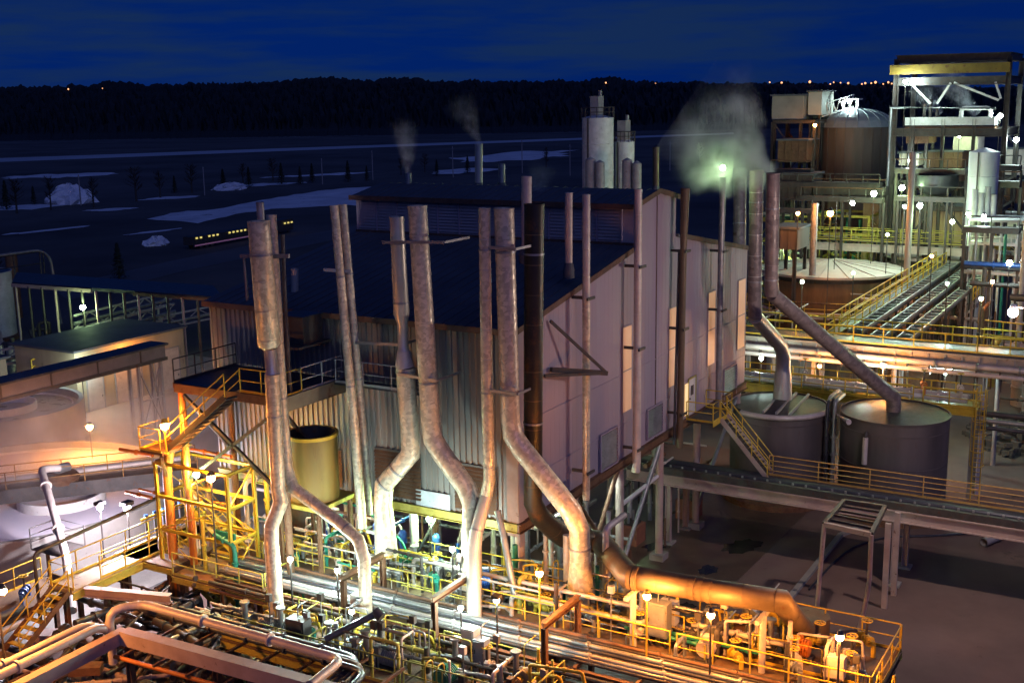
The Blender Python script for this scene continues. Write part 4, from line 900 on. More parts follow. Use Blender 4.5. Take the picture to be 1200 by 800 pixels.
# cream floodlight boxes on posts at the duct feet
for x, y, lab in ((555,748,'cream box on twin posts at the foot of the leaning duct'),(425,708,'pale box on twin posts at the foot of the thin bent stack')):
    q = az(x, y, 4.6); t = thing('junction_box', V(q.x,q.y,3.5), lab, 'junction box'); MB().box(q+V(-.2,0,.25), (.5,.55,.62)).build('body', M_PIPEW, t)
    MB().box(q+V(-.46,0,.25), (.03,.46,.52)).build('door', M_PIPEW, t)
    for s in (-.15,.15): MB().beam(V(q.x-.2,q.y+s,3.5), V(q.x-.2,q.y+s,q.z-.05), .08).build('post', M_BROWN, t)

# ================================================================== LAMPS OF THE FRONT DECK
def dlamp(x, y, hz, bz, k, pw, lab, **kw): return lamp(az(x, y, hz), bz, k, pw, lab, **kw)
dlamp(632,671,7.3,DZ,'S',850,'orange lamp on a yellow pole left of the flared duct foot', pm=M_YELLOW)
dlamp(758,698,6.9,DZ,'S',850,'orange lamp on a yellow pole below the bronze duct flanges', pm=M_YELLOW)
dlamp(833,720,6.9,DZ,'S',850,'orange lamp on a dark pole at the left end of the end platform')
dlamp(984,746,6.7,DZ,'S',850,'orange lamp on a dark pole over the right end of the end platform')
dlamp(582,703,6.7,3.6,'W',260,'hooded white lamp on a pole right of the leaning duct foot', hood=True, size=.13)
dlamp(530,643,6.6,DZ,'W',480,'small white lamp among the pumps left of the leaning duct', size=.13)
dlamp(503,608,6.6,DZ,'G',700,'greenish lamp glowing under the louvred wall', size=.16)
dlamp(372,575,6.9,DZ,'W',900,'very bright white lamp under the yellow tank', size=.2)
dlamp(395,668,5.9,3.5,'W',420,'white lamp behind the thin bent stack', size=.13)
dlamp(412,716,5.4,3.5,'W',200,'white floodlight at the foot of the thin bent stack', size=.12)
dlamp(540,712,5.6,3.6,'W',230,'white floodlight at the foot of the leaning duct', size=.12)
dlamp(340,655,6.2,3.5,'W',420,'white lamp beside the tall fat-topped stack foot', size=.13)
# strip lights under the hall
for x, y, z, lab in ((700,566,6.3,'fluorescent strip light under the gable end of the hall'),(655,600,6.2,'fluorescent strip light under the hall corner')):
    q = az(x, y, z); t = thing('strip_light', q, lab, 'lamp'); MB().beam(q+V(-1.2,0,.08), q+V(1.2,0,.08), .2, .06).build('housing', M_WHITE, t)
    for s in (-.06,.06): MB().tube([q+V(-1.15,s,0), q+V(1.15,s,0)], .03, 8).build('tube', M_BULB['W'], t)
    ld = bpy.data.lights.new('lamp_light','AREA'); ld.shape = 'RECTANGLE'; ld.size = 2.3; ld.size_y = .2; ld.energy = 90; ld.color = LCOL['W']; lo = bpy.data.objects.new('lamp_light', ld); COL.objects.link(lo); lo.parent = t; lo.location = (0,0,-.05)
for i, (p, k, pw, lab) in enumerate((((4,9,5.6),'G',300,'greenish lamp beneath the hall behind the crooked duct'),((7,2.5,5.8),'W',120,'white lamp beneath the hall behind the corner column'),((24,6,5.8),'G',110,'greenish lamp under the far end of the hall'),((3.5,13,5.8),'S',300,'orange lamp beneath the hall behind the yellow tank'))):
    lamp(p, 6.9, k, pw, lab, .13, pole=False)

# ================================================================== LEFT: STAIR TOWER, WALKWAYS, SETTLING BASINS
t = thing('stair_landing', (-4.2,9,0), 'dark elevated landing and gangway fixed to the corrugated wall', 'landing')
LZ = 12.6
MB().bb(-4.2,-.15,9.0,15.4,LZ-.1,LZ).build('deck', M_PIPEB, t); MB().bb(-4.26,-4.2,9.0,15.4,LZ-.42,LZ-.02).build('edge_beam', M_BROWN, t)
MB().bb(-4.2,-.1,8.9,9.0,LZ-.62,LZ+.03).build('edge_beam', mat('stained_steel', (.20,.16,.11), (.08,.065,.05), .7, 0, .8, .3), t)
MB().bb(-.9,-.12,4.0,9.0,LZ-.1,LZ).build('deck', M_PIPEB, t)
MB().bb(-4.2,-.2,15.4,15.5,LZ-.25,LZ).build('edge_beam', M_BROWN, t)
for x, y in ((-4.0,15.2),(-4.0,9.3),(-1.0,15.2)):
    MB().tube([(x,y,0),(x,y,LZ-.45)], .17, 10).build('column', M_ORANGE if y > 15 and x < -3 else M_BROWN, t)  # the column by the lamp is coloured orange for its light
for a, c_ in (((-4.0,9.3,8.0),(-4.0,15.2,LZ-.5)), ((-4.0,15.2,8.0),(-4.0,9.3,LZ-.5)), ((-4.0,9.4,LZ-.5),(-.1,10.5,8.6)), ((-1.0,15.2,8.6),(-4,15.2,LZ-.5))): MB().beam(a, c_, .14).build('brace', M_STEEL, t)
guardrail([(-4.2,11.4,LZ),(-4.2,9.0,LZ),(-3.0,9.0,LZ)], 'yellow guardrail at the corner of the high landing', M_YELLOW)
guardrail([(-3.0,9.0,LZ),(-.2,9.0,LZ)], 'grey-white guardrail along the high gangway', M_GREY)
guardrail([(-4.2,15.4,LZ),(-.2,15.4,LZ)], 'thin dark rail at the far end of the high landing', M_STEEL)
guardrail([(-.9,8.8,LZ),(-.9,4.2,LZ)], 'thin grey rail on the narrow gangway against the wall', M_GREY)
stair((-4.7,11.4,LZ), (-4.7,15.2,9.7), .95, 'steep railed stair hanging off the high landing')
t = thing('platform', (-4.7,16,9.6), 'small rusty platform at the foot of the hanging stair', 'platform'); MB().bb(-5.4,-3.6,15.2,16.6,9.5,9.62).build('deck_plate', M_BROWN, t); MB().tube(fillet([(-4.3,16.2,0),(-4.3,16.2,8.4),(-4.3,15.9,9.4)], .4), .22, 10).build('column', M_ORANGE, t)  # this column too has the orange lamp light in its colour
for a, c_ in (((-4.3,16.2,8),(-5.3,15.4,9.45)),((-4.3,16.2,8),(-3.7,16.4,9.45))): MB().beam(a, c_, .12).build('knee_brace', M_BROWN, t)
guardrail([(-5.4,15.3,9.62),(-5.4,16.6,9.62),(-3.6,16.6,9.62)], 'short yellow rail round the small platform at the hanging stair foot')
# yellow tank under the landing
q_ = ax(365,506,-2.2); c_ = V(-2.2,q_.y,q_.z-3.0); tk = thing('wood_tank', c_, 'open ochre tank standing in front of the hall wall beside the fat-topped stack', 'tank')
MB().lathe(c_, [(1.12,0),(1.12,3.0)], 30).build('shell', mat('ochre_tank', (.26,.17,.035), (.17,.11,.025), .6, 0, .8, .15, streak=True), tk); MB().lathe(c_, [(1.04,3.0),(1.04,.5)], 30).build('lining', M_STEEL, tk); MB().lathe(c_, [(1.04,3.0),(1.18,3.0),(1.18,2.85)], 30).build('rim', M_YELLOW, tk); MB().lathe(c_+V(0,0,2.2), [(.01,0),(1.04,0)], 30).build('contents', M_STEEL, tk); MB().bb(c_.x-1.25,c_.x+1.25,c_.y-1.25,c_.y+1.25,c_.z-.2,c_.z-.01).build('stand', M_YGREEN, tk)
for sx in (-1.1,1.1):
    for sy in (-1.1,1.1): MB().ib((c_.x+sx,c_.y+sy,4.1), (c_.x+sx,c_.y+sy,c_.z-.2), .16, .16).build('leg', M_BROWN, tk)
# mess of orange lit frames under the landing
frame_tower('orange-lit open pipe frame under the high landing', [(-4.6,12.2,4.1),(-2.9,12.2,4.1),(-2.9,16.6,4.1),(-4.6,16.6,4.1)], (5.6,7.2,8.8), .14, M_YELLOW)
random.seed(21)
for i in range(16):
    x, y, z = random.uniform(-4.8,-.5), random.uniform(11.5,18.5), random.uniform(4.4,8.6); L_ = random.uniform(1.2,3)
    P = [(x,y,z),(x,y+L_,z)] if i % 3 == 0 else ([(x,y,4.1),(x,y,z)] if i % 3 == 1 else [(x,y,4.3),(x,y,z),(x+L_*.6,y,z)])
    o = pipe(P, random.choice((.06,.09,.12)), random.choice((M_YELLOW,M_PIPEW,M_BROWN,M_ORANGE)), ['level','upright','angled'][i%3]+' orange-lit pipe under the high landing', n=8, flanges=1.2); o['group'] = 'pipes under the high landing'
deck(-5.2,.2,15.4,19.2,DZ-.1,'orange-lit deck below the hanging stair', M_DECK)
# walkway toward the viewer with yellow rails, and its stair
t = deck(-5.3,-.2,17.3,18.8,4.1,'pale walkway with yellow rails leading to the orange-lit stair', M_CONC) if False else None
t = thing('platform', (-9.2,17.3,0), 'tan walkway with yellow rails along the settling basin', 'walkway')
MB().bb(-9.2,1.0,17.3,18.8,3.95,4.1).build('deck_plate', mat('tan_plate', (.36,.27,.16), (.25,.18,.11), .75, 0, 1, .2), t)
for y in (17.25,18.85): MB().ib((-9.2,y,3.85), (1.0,y,3.85), .14, .34).build('edge_beam', Y1, t)
for x in (-9.0,-5.5,-2,1): MB().ib((x,18,0), (x,18,3.8), .2, .2).build('leg', M_BROWN, t)
guardrail([(1.0,17.3,4.1),(-7.6,17.3,4.1)], 'yellow guardrail on the near side of the tan walkway', M_YELLOW)
guardrail([(1.0,18.8,4.1),(-9.1,18.8,4.1),(-9.1,17.3,4.1)], 'yellow guardrail on the basin side of the tan walkway', M_YELLOW)
stair((-8.1,17.1,4.1), (-8.1,14.7,2.3), 1.0, 'yellow flight of steps down from the tan walkway', mt=M_BROWN, tm=M_YELLOW) if False else None
stair((-9.3,17.9,4.1), (-12.0,17.9,2.3), 1.1, 'yellow flight of steps down from the tan walkway', mt=M_BROWN, tm=M_YELLOW, n=8)
stair((.2,16.7,4.3), (-2.8,14.6,6.8), .9, 'steep yellow stair behind the tan walkway under the landing', tm=M_YELLOW) if False else None
stair((1.4,17.9,4.1), (3.8,16.6,.1), 1.0, 'yellow-railed stair below the orange lamp column', tm=M_YELLOW) if False else None
# black hoses hung in a row on the walkway rail
hm = MB().tube([(0,0,1.1),(0,0,.95),(.02,0,-.2)], .07, 8).mesh('hose', M_PIPEB)
t = thing('hose_rack', (-3.5,19.0,4.1), 'row of blue-ended black hoses hanging on the basin rail', 'hose rack'); MB().beam((-3.6,19.0,5.25), (1.0,19.0,5.25), .1).build('bar', M_YELLOW, t)
hc = MB().tube([(0,0,1.3),(0,0,1.05)], .09, 8).mesh('coupling', M_BLUE)
for i in range(7): piece('hose', hm, t, (-3.2+i*.55,19.08,4.1)); piece('coupling', hc, t, (-3.2+i*.55,19.08,4.1))
pipe([(-9.5,19.2,2.0),(-9.5,19.2,5.6),(-3.6,19.2,5.9),(.8,19.2,6.1)], .08, M_STEEL, 'long dark handrail pipe rising over the basin edge')
# lower brown walkway bottom left
t = thing('platform', (-22,17.4,0), 'brown plate walkway at the lower left with yellow rails', 'walkway')
MB().bb(-24,-12,17.2,18.9,2.2,2.3).build('deck_plate', M_DECK, t)
for y in (17.2,18.9): MB().ib((-24,y,2.1), (-12,y,2.1), .12, .3).build('edge_beam', M_YELLOW, t)
for x in (-20,-16,-12.4): MB().ib((x,18,0), (x,18,2), .18, .18).build('leg', M_BROWN, t)
guardrail([(-12.4,18.9,2.3),(-24,18.9,2.3)], 'yellow guardrail on the far side of the lower brown walkway'); guardrail([(-13.2,17.2,2.3),(-24,17.2,2.3)], 'yellow guardrail on the near side of the lower brown walkway')
pipe([(-24,19.7,3.1),(-10,19.7,3.1)], .24, M_PIPEB, 'thick dark pipe beyond the lower brown walkway', flanges=2); pipe([(-24,19.2,2.7),(-10.5,19.2,2.7)], .13, M_PIPEW, 'pinkish pipe beside the thick dark pipe at left', flanges=3)
pipe([(-24,16.7,2.6),(-12.5,16.7,2.6)], .2, M_PIPEB, 'thick dark lagged pipe before the lower brown walkway', flanges=1.5)
# orange portal at the walkway end
t = thing('portal', (-8,15.4,0), 'orange-lit steel portal standing in the junk below the tan walkway', 'steel frame'); MB().ib((-8.6,17.2,3.9), (-7.4,13.2,3.9), .35, .4).build('beam', M_PINK, t); MB().ib((-7.4,13.2,0), (-7.4,13.2,3.7), .36, .36).build('column', M_BROWN, t)
# big pipes and box beams in the near corner
t = thing('pipe_bridge', (-12.5,10.8,0), 'pinkish L-shaped box beam carried on posts in the near left corner', 'steel frame')
MB().beam((-24,10.5,4.75), (-12.0,10.8,4.75), .4, .5).build('beam', M_PINK, t); MB().beam((-12.2,10.6,4.8), (-11.8,-2,4.8), .5, .55).build('beam', M_PINK, t)
MB().tube([(-12.9,10.4,4.3),(-12.5,-1,4.3)], .09, 8).build('pipe', M_ORANGE, t)
for x, y in ((-12.2,10.4),(-12.0,6),(-11.9,1.5),(-18,10.5)): MB().ib((x,y,0), (x,y,4.5), .25, .25).build('post', M_BROWN, t)
for y in seq(0, 10, 1.6): MB().beam((-12.9,y,4.4), (-8.6,y,4.4), .1).build('hanger', M_BROWN, t)
pipe([(-24,11.5,5.1),(-12.4,11.6,5.1),(-11.6,11.6,4.2)], .17, M_PIPEW, 'front pale pipe of the pair in the near left corner', .5, 12, 4); pipe([(-24,12.1,5.1),(-12.6,12.2,5.1),(-11.6,12.3,4.4)], .15, M_PIPEW, 'rear pale pipe of the pair in the near left corner', .5, 12, 4)
pipe([(-12.1,11.5,3.4),(-12.1,11.5,5.6),(-11.0,10.9,5.6),(-11.0,.9,5.6),(-13,.7,5.6)], .17, M_PIPEW, 'thick pink pipe bent twice around the near left corner', .5, 12, 5)
for i, (x, z, r_, mm, lab) in enumerate(((-10.4,5.0,.13,M_PIPEB,'dark pipe next to the thick pink bent pipe'),(-10.0,4.9,.15,M_BROWN,'rusty pipe in the near left bundle'),(-9.6,4.8,.1,M_PIPEB,'thin dark pipe in the near left bundle'),(-9.25,4.7,.14,M_PIPEB,'blue-black pipe at the far side of the near left bundle'),(-8.95,4.6,.08,M_PIPEG,'thin grey pipe edging the near left bundle'))):
    pipe([(x,11.6-i*.3,z),(x,.3+i*.4,z),(x-3,-.2+i*.4,z),(x-9,-.2+i*.4,z-.3)], r_, mm, lab, .6, 10, 2.2)
t = thing('pipe_stand', az(446,772,3.6), 'dark T-shaped pipe stand at the bottom edge', 'support'); q = az(446,775,3.4)
MB().tube([q, q+V(0,0,2)], .1, 10).build('leg', M_PIPEB, t); MB().tube([q+V(0,.1,2), q+V(0,0,2)+V(-1.6,1.4,-.7)], .14, 10).build('arm', M_PIPEB, t); MB().tube([q+V(0,0,2)+V(0,.16,.1), q+V(0,0,2)+V(0,-.16,-.1)], .22, 10).build('flange', M_PIPEB, t)
# ground-level junk: pipes, beams and blocks
random.seed(31)
for i in range(60):
    x, y = random.uniform(-13.5,-5), random.uniform(8.5,19); z = random.uniform(.3,2.6); a = random.choice((0,1.57,1.57,.5,2.2)); L_ = random.uniform(1.5,5); mm, cn = random.choice(((M_PIPEB,'dark'),(M_PIPEG,'grey'),(M_BROWN,'rusty'),(M_PINK,'pinkish'),(M_STEEL,'black')))
    d = V(math.cos(a), math.sin(a), random.uniform(-.05,.05)); p = V(x,y,z)
    if i % 4 == 3: o = tag(MB().box(p, (random.uniform(.4,1.3), random.uniform(.4,1.2), random.uniform(.3,.9)), a).build('steel_box', mm), cn+' steel box among the pipe clutter '+in_pit(y), 'box')
    else: o = pipe([p-d*L_/2, p+d*L_/2] if i % 4 else [p-d*L_/2, p+d*L_/2, p+d*L_/2+V(0,0,-z+.1)], random.choice((.06,.09,.13,.18)), mm, cn+(' elbowed' if i % 4 == 0 else ' straight')+' pipe in the clutter '+in_pit(y), n=8, flanges=1.3)
    o['group'] = 'clutter below the tan walkway'
random.seed(32)
for i in range(24):
    x, y = random.uniform(-14,-9.2), random.uniform(-4,9); mm, cn = random.choice(((M_PIPEB,'dark'),(M_PIPEG,'grey'),(M_BROWN,'rusty'),(M_GREEN,'green')))
    o = pipe([(x,y,random.uniform(.3,2.8))]*1+[(x+random.uniform(-.2,.2),y+random.uniform(1.5,4),random.uniform(.3,2.8))], random.choice((.07,.1,.16)), mm, cn+' pipe lying under the near pipe bundle', n=8, flanges=1.2); o['group'] = 'pipes under the near bundle'

# settling basins
M_WATER = mat('milky_water', (.74,.68,.74), (.64,.58,.64), .75, 0, .25, bump=.04, bscale=3, spec=.15)
def basin(c, r, z, label, water, well=True, lip=.9):
    t = thing('settling_basin', c, label, 'basin'); MB().lathe(c, [(r+.35,0),(r+.35,z+lip),(r,z+lip),(r,z-1)], 72).build('wall', M_CONC, t)
    MB().lathe(c+V(0,0,z), [(.001,0),(r+.01,0)], 72, smooth=False).build('water', water, t)
    MB().lathe(c+V(0,0,z), [(r-.5,-.3),(r-.5,.14),(r-.42,.14),(r-.42,-.3)], 72).build('weir', M_WHITE, t)
    if well: MB().lathe((V(1.0,30.6,0) if r > 7 else c)+V(0,0,z-.3), [(2.4,0),(2.4,.85),(2.28,.85),(2.28,0)], 36).build('feed_well', M_WHITE, t)
    return t
BA = V(.6,34.2,0); basin(BA, 9.2, 2.9, 'large round settling basin full of milky water', M_WATER, lip=.4)
BBc = V(13.6,52.6,0); basin(BBc, 5.4, 2.6, 'smaller round basin with a pale rim behind the large one', mat('green_water', (.22,.2,.13), (.15,.14,.1), .3, 0, .4, bump=.03), lip=.5)
# rotating bridge across the large basin
pa, pb = az(-40,582,4.1), az(232,551,4.1); d = (pb-pa).normalized(); sd = V(-d.y, d.x, 0)
t = thing('basin_bridge', V(pa.x,pa.y,3.3), 'dark railed bridge spanning the large settling basin', 'walkway bridge')
for s in (0,1.5): MB().beam(pa+sd*s-V(0,0,.25), pb+sd*s-V(0,0,.25), .16, .8).build('girder', M_BROWN if s else M_STEEL, t)
MB().add([pa+V(0,0,.02), pb+V(0,0,.02), pb+sd*1.5+V(0,0,.02), pa+sd*1.5+V(0,0,.02)], [(0,1,2,3)]).build('deck', M_DECK, t)
for u in (.05,.98): MB().ib(lerp(pa,pb,u)+sd*.7-V(0,0,4.1), lerp(pa,pb,u)+sd*.7-V(0,0,.6), .3, .3).build('pier', M_BROWN, t)
guardrail([pa+V(0,0,.04), pb+V(0,0,.04)], 'rusty guardrail on the near side of the basin bridge', mat('rust_yellow', (.40,.22,.06), (.26,.13,.04), .6, 0, 2, .3), gap=2); guardrail([pa+sd*1.5+V(0,0,.04), pb+sd*1.5+V(0,0,.04)], 'rusty guardrail on the far side of the basin bridge', MATS['rust_yellow'], gap=2.4)
q = lerp(pa,pb,.4)+sd*.75; t = thing('drive_unit', q, 'rounded grey gearbox in the middle of the basin bridge', 'gearbox'); MB().lathe(q, [(.9,0),(1.0,.3),(.8,.55),(.001,.6)], 20).build('gearbox', M_BROWN, t); MB().tube([q+V(-.3,0,.8), q+V(.5,0,.8)], .28, 12).build('motor', M_PIPEG, t)
pipe([lerp(pa,pb,.1)+sd*2, lerp(pa,pb,.62)+sd*2+V(0,0,.2), lerp(pa,pb,.95)+sd*2.2+V(0,0,.2)], .25, M_PIPEW, 'thick pale pipe behind the basin bridge', .5, 12, 5)
# leaning white pipe across the basin
pipe([az(70,548,5.6), az(48,549,5.8), az(60,590,4.9), az(77,650,3.6), az(85,715,2.6)], .2, M_PIPEW, 'crooked white pipe leaning across the large settling basin', .4, 14, 3)
# little platform at the basin edge
q = az(55,640,3.4); t = thing('platform', q, 'tiny railed sampling platform on the near edge of the basin', 'platform'); MB().bb(q.x-.6,q.x+1.0,q.y-1.6,q.y+.4,q.z-.05,q.z).build('deck_plate', M_STEEL, t); MB().tube([(q.x,q.y,0),(q.x,q.y,q.z)], .1, 8).build('leg', M_BROWN, t)
guardrail([q+V(-.6,.4,0), q+V(1.0,.4,0), q+V(1.0,-1.6,0)], 'thin dark rail round the tiny sampling platform', M_STEEL, rails=2, toe=False)
t = deck(-16,-6.4,19.9,22.3,2.9,'yellow-edged platform between the large basin and the lower walkway', M_DECK, beam=M_YELLOW)
guardrail([(-16,22.2,2.9),(-7,22.2,2.9)], 'yellow guardrail on the basin-side platform at far left'); 
for x, y, lab in ((-9,20.8,'blue-based valve on the basin-side platform'),(-11.5,21.2,'grey valve on the basin-side platform'),(-13.5,21,'pale valve on the basin-side platform')): make_valve((x,y,2.9), .6, lab, M_BLUE if 'blue' in lab else M_PIPEG)
cabinet((-14.6,21.4,2.9), (1.2,1.8,1.1), M_WHITE, 'white box at the left edge of the basin-side platform')
# lamps at left
dlamp(105,500,5.0,0,'S',1500,'orange lamp glowing in the steam over the basins', size=.24)
lamp(ax(193,499,-5.3), 9.62, 'S', 800, 'orange lamp at the foot of the hanging stair', .22, pm=M_YELLOW)
lamp(ax(247,560,-4.75), 4.1, 'S', 900, 'orange lamp on the orange-lit column above the tan walkway', .22)
lamp(ax(230,556,-4.3), 4.1, 'G', 420, 'greenish lamp left of the orange-lit column', .17)
dlamp(117,594,5.6,3.0,'L',1700,'left hooded white lamp on a pole at the basin edge', hood=True, size=.17)
dlamp(149,595,5.6,3.0,'L',1700,'right hooded white lamp on a pole at the basin edge', hood=True, size=.2)
lamp(az(3,692,7.6), 0, 'S', 1500, 'orange lamp glowing at the left edge above the lower walkway', .18, arm=(.6,1.2))
lamp((-15.5,14.2,6.4), 0, 'S', 700, 'orange lamp on a pole beside the pale pipe pair', .16) if False else None

# ------------------------------------------------------------------ behind the basins
t = thing('pipe_gallery', (-8,43.5,0), 'long dark-roofed gallery on lattice legs crossing behind the basins', 'gallery')
MB().bb(-14,21.5,43.5,45.0,5.9,6.95).build('wall', mat('gallery_sheet', (.17,.145,.15), (.11,.095,.1), .6, .1, .6, .12), t); MB().bb(-14,21.7,43.3,45.2,6.95,7.1).build('roof', M_PIPEB, t); MB().bb(-14,21.6,43.38,43.46,5.8,6.05).build('sill_beam', M_STEEL, t)
for i in range(9): MB().bb(-13+i*4,-12.9+i*4,43.44,43.497,6.06,6.94).build('panel_joint', M_STEEL, t)
for x, y in ((19,43.8),(19,44.8),(21.2,43.8),(21.2,44.8)): MB().ib((x,y,0), (x,y,5.9), .22, .22).build('leg', M_GREY, t)
for a, c_ in (((19,43.8,0.5),(21.2,43.8,5.6)),((21.2,43.8,.5),(19,43.8,5.6)),((21.2,43.8,.5),(21.2,44.8,5.6)),((21.2,44.8,.5),(21.2,43.8,5.6)),((19,43.8,3),(21.2,43.8,3))): MB().beam(a, c_, .1).build('brace', M_GREY, t)
# sheds
def shed(x0, x1, y0, y1, h, label, wall, doors=(), lit=None):
    t = thing('shed', (x0,y0,0), label, 'shed'); b = MB(); b.bb(x0,x1,y0,y1,0,h).build('wall', wall, t); MB().bb(x0-.3,x1+.3,y0-.3,y1+.3,h,h+.18).build('roof', M_ROOF, t)
    for i, (a, c_, zz) in enumerate(doors):
        d = MB().bb(a,c_,y0-.06,y0-.005,.02,zz).build('door', lit or M_PIPEW, t); MB().box((c_-.2,y0-.1,1.1), (.06,.06,.15)).build('handle', M_STEEL, d); f = MB(); f.bb(a-.1,a-.005,y0-.09,y0-.004,0,zz+.1); f.bb(c_+.005,c_+.1,y0-.09,y0-.004,0,zz+.1); f.bb(a-.1,c_+.1,y0-.09,y0-.004,zz+.005,zz+.1); f.build('frame', M_GREY, d)
    return t
shed(22,34,54.5,62,5.2,'flat-roofed shed with pale ribbed walls behind the gallery', mat('shed_wall', (.42,.34,.22), (.3,.24,.15), .7, 0, .6, .1, streak=True), ((23,24.6,3.0),(26,28.8,3.6),(30.4,33.2,3.6)))
shed(8,20,60.5,67,4.6,'low purple-roofed shed beyond the smaller basin', mat('shed_wall2', (.36,.28,.2), (.26,.2,.14), .7, 0, .6, .1, streak=True), ((9,11,2.6),))
lamp((27,53,4.6), 0, 'S', 380, 'orange lamp before the ribbed shed doors behind the gallery', .18)
lamp((21.5,53.2,4.0), 0, 'W', 420, 'white lamp at the shed corner above the smaller basin', .16)
# pale tank with hooped rails, canopy on posts, lattice walkways
c_ = az(18,430,0)+V(8,16,0); tk = tank(c_, 3.6, 7.4, 'pale round tank at the left edge with a dark top rail', M_WHITE, M_PIPEB, hoops=2)
q = c_; guardrail([q+V(-5.5,-5,0)+V(0,0,6.8), q+V(4.4,-5.2,6.8), q+V(5.6,-4.2,6.8)], 'dark tall railing before the pale tank at left', M_PIPEB, 2.6, .09, 3.2, toe=False)
pipe([q+V(-7,-5.4,9.6), q+V(4.2,-5.6,9.6), q+V(5.6,-5.4,8.6), q+V(6.2,-5.4,1)], .16, M_PIPEG, 'curved grey pipe arching past the pale tank at left', 1.2, 10, 4)
a0, a1, a2, a3 = az(14,334,7.5), az(262,352,7.5), az(250,338,7.5), az(20,322,7.5)
t = thing('canopy', V(a0.x,a0.y,0), 'long low canopy on thin posts in front of the dark field', 'canopy'); MB().add([a0,a1,a2,a3,a0+V(0,0,.3),a1+V(0,0,.3),a2+V(0,0,.3),a3+V(0,0,.3)], [(3,2,1,0),(4,5,6,7),(0,1,5,4),(1,2,6,5),(2,3,7,6),(3,0,4,7)]).build('roof', M_PIPEB, t)
MB().beam(a0, lerp(a0,a1,.4), .2, .35).build('fascia', M_PINK, t); MB().beam(lerp(a0,a1,.6), a1, .2, .3).build('fascia', M_BROWN, t)
for i in range(15):
    p = lerp(a0,a1,(i+.3)/15)
    MB().tube([V(p.x,p.y,0), p], .13, 6).build('post', M_PINK if i % 3 == 0 else M_STEEL, t)
q = az(20,372,0); tag(MB().tube([q, q+V(0,0,7.6)], .7, 12).build('stack', M_BROWN), 'thick rusty stub column at the left end of the long canopy', 'column')
for i, (xa, ya, xb, yb, z) in enumerate(((84,405,205,370,3.0),(88,385,200,356,3.6),(130,398,252,372,2.0),(0,428,70,415,3.2))):
    pa, pb = az(xa,ya,z), az(xb,yb,z); t = thing('pipe_trestle', V(pa.x,pa.y,0), 'lattice pipe trestle '+['lowest of those beyond the gallery','highest, just below the long canopy','dark, running behind the purple-roofed shed','beside the pale tank at left'][i], 'pipe rack')
    d = (pb-pa).normalized(); k = round((pb-pa).length/2.2)
    for zz in (0,1.3): MB().beam(pa+V(0,0,zz), pb+V(0,0,zz), .14, .2).build('chord', M_GREY, t)
    for j in range(k): MB().beam(lerp(pa,pb,j/k)+V(0,0,1.3*(j%2)), lerp(pa,pb,(j+1)/k)+V(0,0,1.3*((j+1)%2)), .1).build('brace', M_GREY, t)
    for j in range(0, k+1, 3): p = lerp(pa,pb,j/k); MB().tube([V(p.x,p.y,0), p], .12, 6).build('leg', M_GREY, t)
    MB().tube([pa+V(0,0,.5), pb+V(0,0,.5)], .18, 8).build('pipe', M_PIPEG, t)
dlamp(97,360,6.0,0,'G',500,'small greenish lamp on a pole before the long canopy', size=.3)
lamp(az(64,411,4.6), 0, 'W', 2600, 'very bright white lamp by the pale tank at left', .3)
lamp(az(53,410,4.6), 0, 'W', 1400, 'bright white lamp left of the brightest one by the pale tank', .24)
random.seed(41)
for i in range(22):
    q = az(random.uniform(0,72), random.uniform(412,450), .02); h = random.uniform(1.2,3.4); mm, cn = random.choice(((M_PIPEW,'white'),(M_PIPEG,'grey'),(M_STEEL,'dark')))
    o = pipe([q, q+V(0,0,h), q+V(random.uniform(-2,2),random.uniform(-1,2),h), q+V(random.uniform(-2,2),0,.1)] if i % 2 else [q, q+V(0,0,h)], random.uniform(.12,.25), mm, cn+(' looped' if i % 2 else ' upright')+' pipe in the floodlit yard at far left', .3, 8, 1.2); o['group'] = 'pipes in the floodlit yard at far left'
guardrail([az(38,438,3), az(68,430,3)], 'yellow guardrail in the floodlit yard at far left', M_YELLOW, 1.2, .07)

# ================================================================== RIGHT: PLANT BEHIND THE HALL
# yellow service platform behind the grey tanks
t = thing('platform', (33.3,-13,0), 'bright yellow service platform running behind the two grey tanks', 'platform')
MB().bb(33.4,35.4,-13.2,3.5,5.75,5.85).build('deck_plate', M_YGREEN, t); MB().ib((33.4,-13.2,5.6), (33.4,3.5,5.6), .2, .5).build('edge_beam', M_YELLOW, t); MB().ib((35.4,-13.2,5.6), (35.4,3.5,5.6), .2, .5).build('edge_beam', M_YELLOW, t)
for y in (-13,-8,-3,2):
    for x in (33.5,35.3): MB().ib((x,y,0), (x,y,5.4), .22, .22).build('leg', M_GREY, t)
guardrail([(33.4,3.4,5.85),(33.4,-9.4,5.85)], 'bright yellow guardrail behind the left grey tank', M_YELLOW, r=.045); guardrail([(33.4,-10,5.85),(33.4,-13.1,5.85),(35.3,-13.1,5.85)], 'bright yellow guardrail at the right end of the service platform', M_YELLOW, r=.045); guardrail([(35.35,3.4,5.85),(35.35,-13.1,5.85)], 'bright yellow guardrail on the back of the service platform', M_YELLOW, r=.045)
for i, (x, z, mm) in enumerate(((34.0,6.15,M_WHITE),(34.5,6.3,M_PIPEW),(35.0,6.15,M_PIPEG))): pipe([(x,-12.5,z),(x,3,z)], .17, mm, ['white','pale','grey'][i]+' lagged pipe lying along the yellow service platform', flanges=1.8)
for y, c1_, lab in ((-.8,M_WHITE,'white valve standing on the service platform near the crooked duct'),(-2.2,M_GREY,'grey valve standing on the service platform near the crooked duct'),(-9.8,M_ORANGE,'orange valve near the right end of the service platform'),(-12,M_PIPEW,'pale valve at the right end of the service platform')): make_valve((34.4,y,6.2), .3, lab, c1_, 1.3)
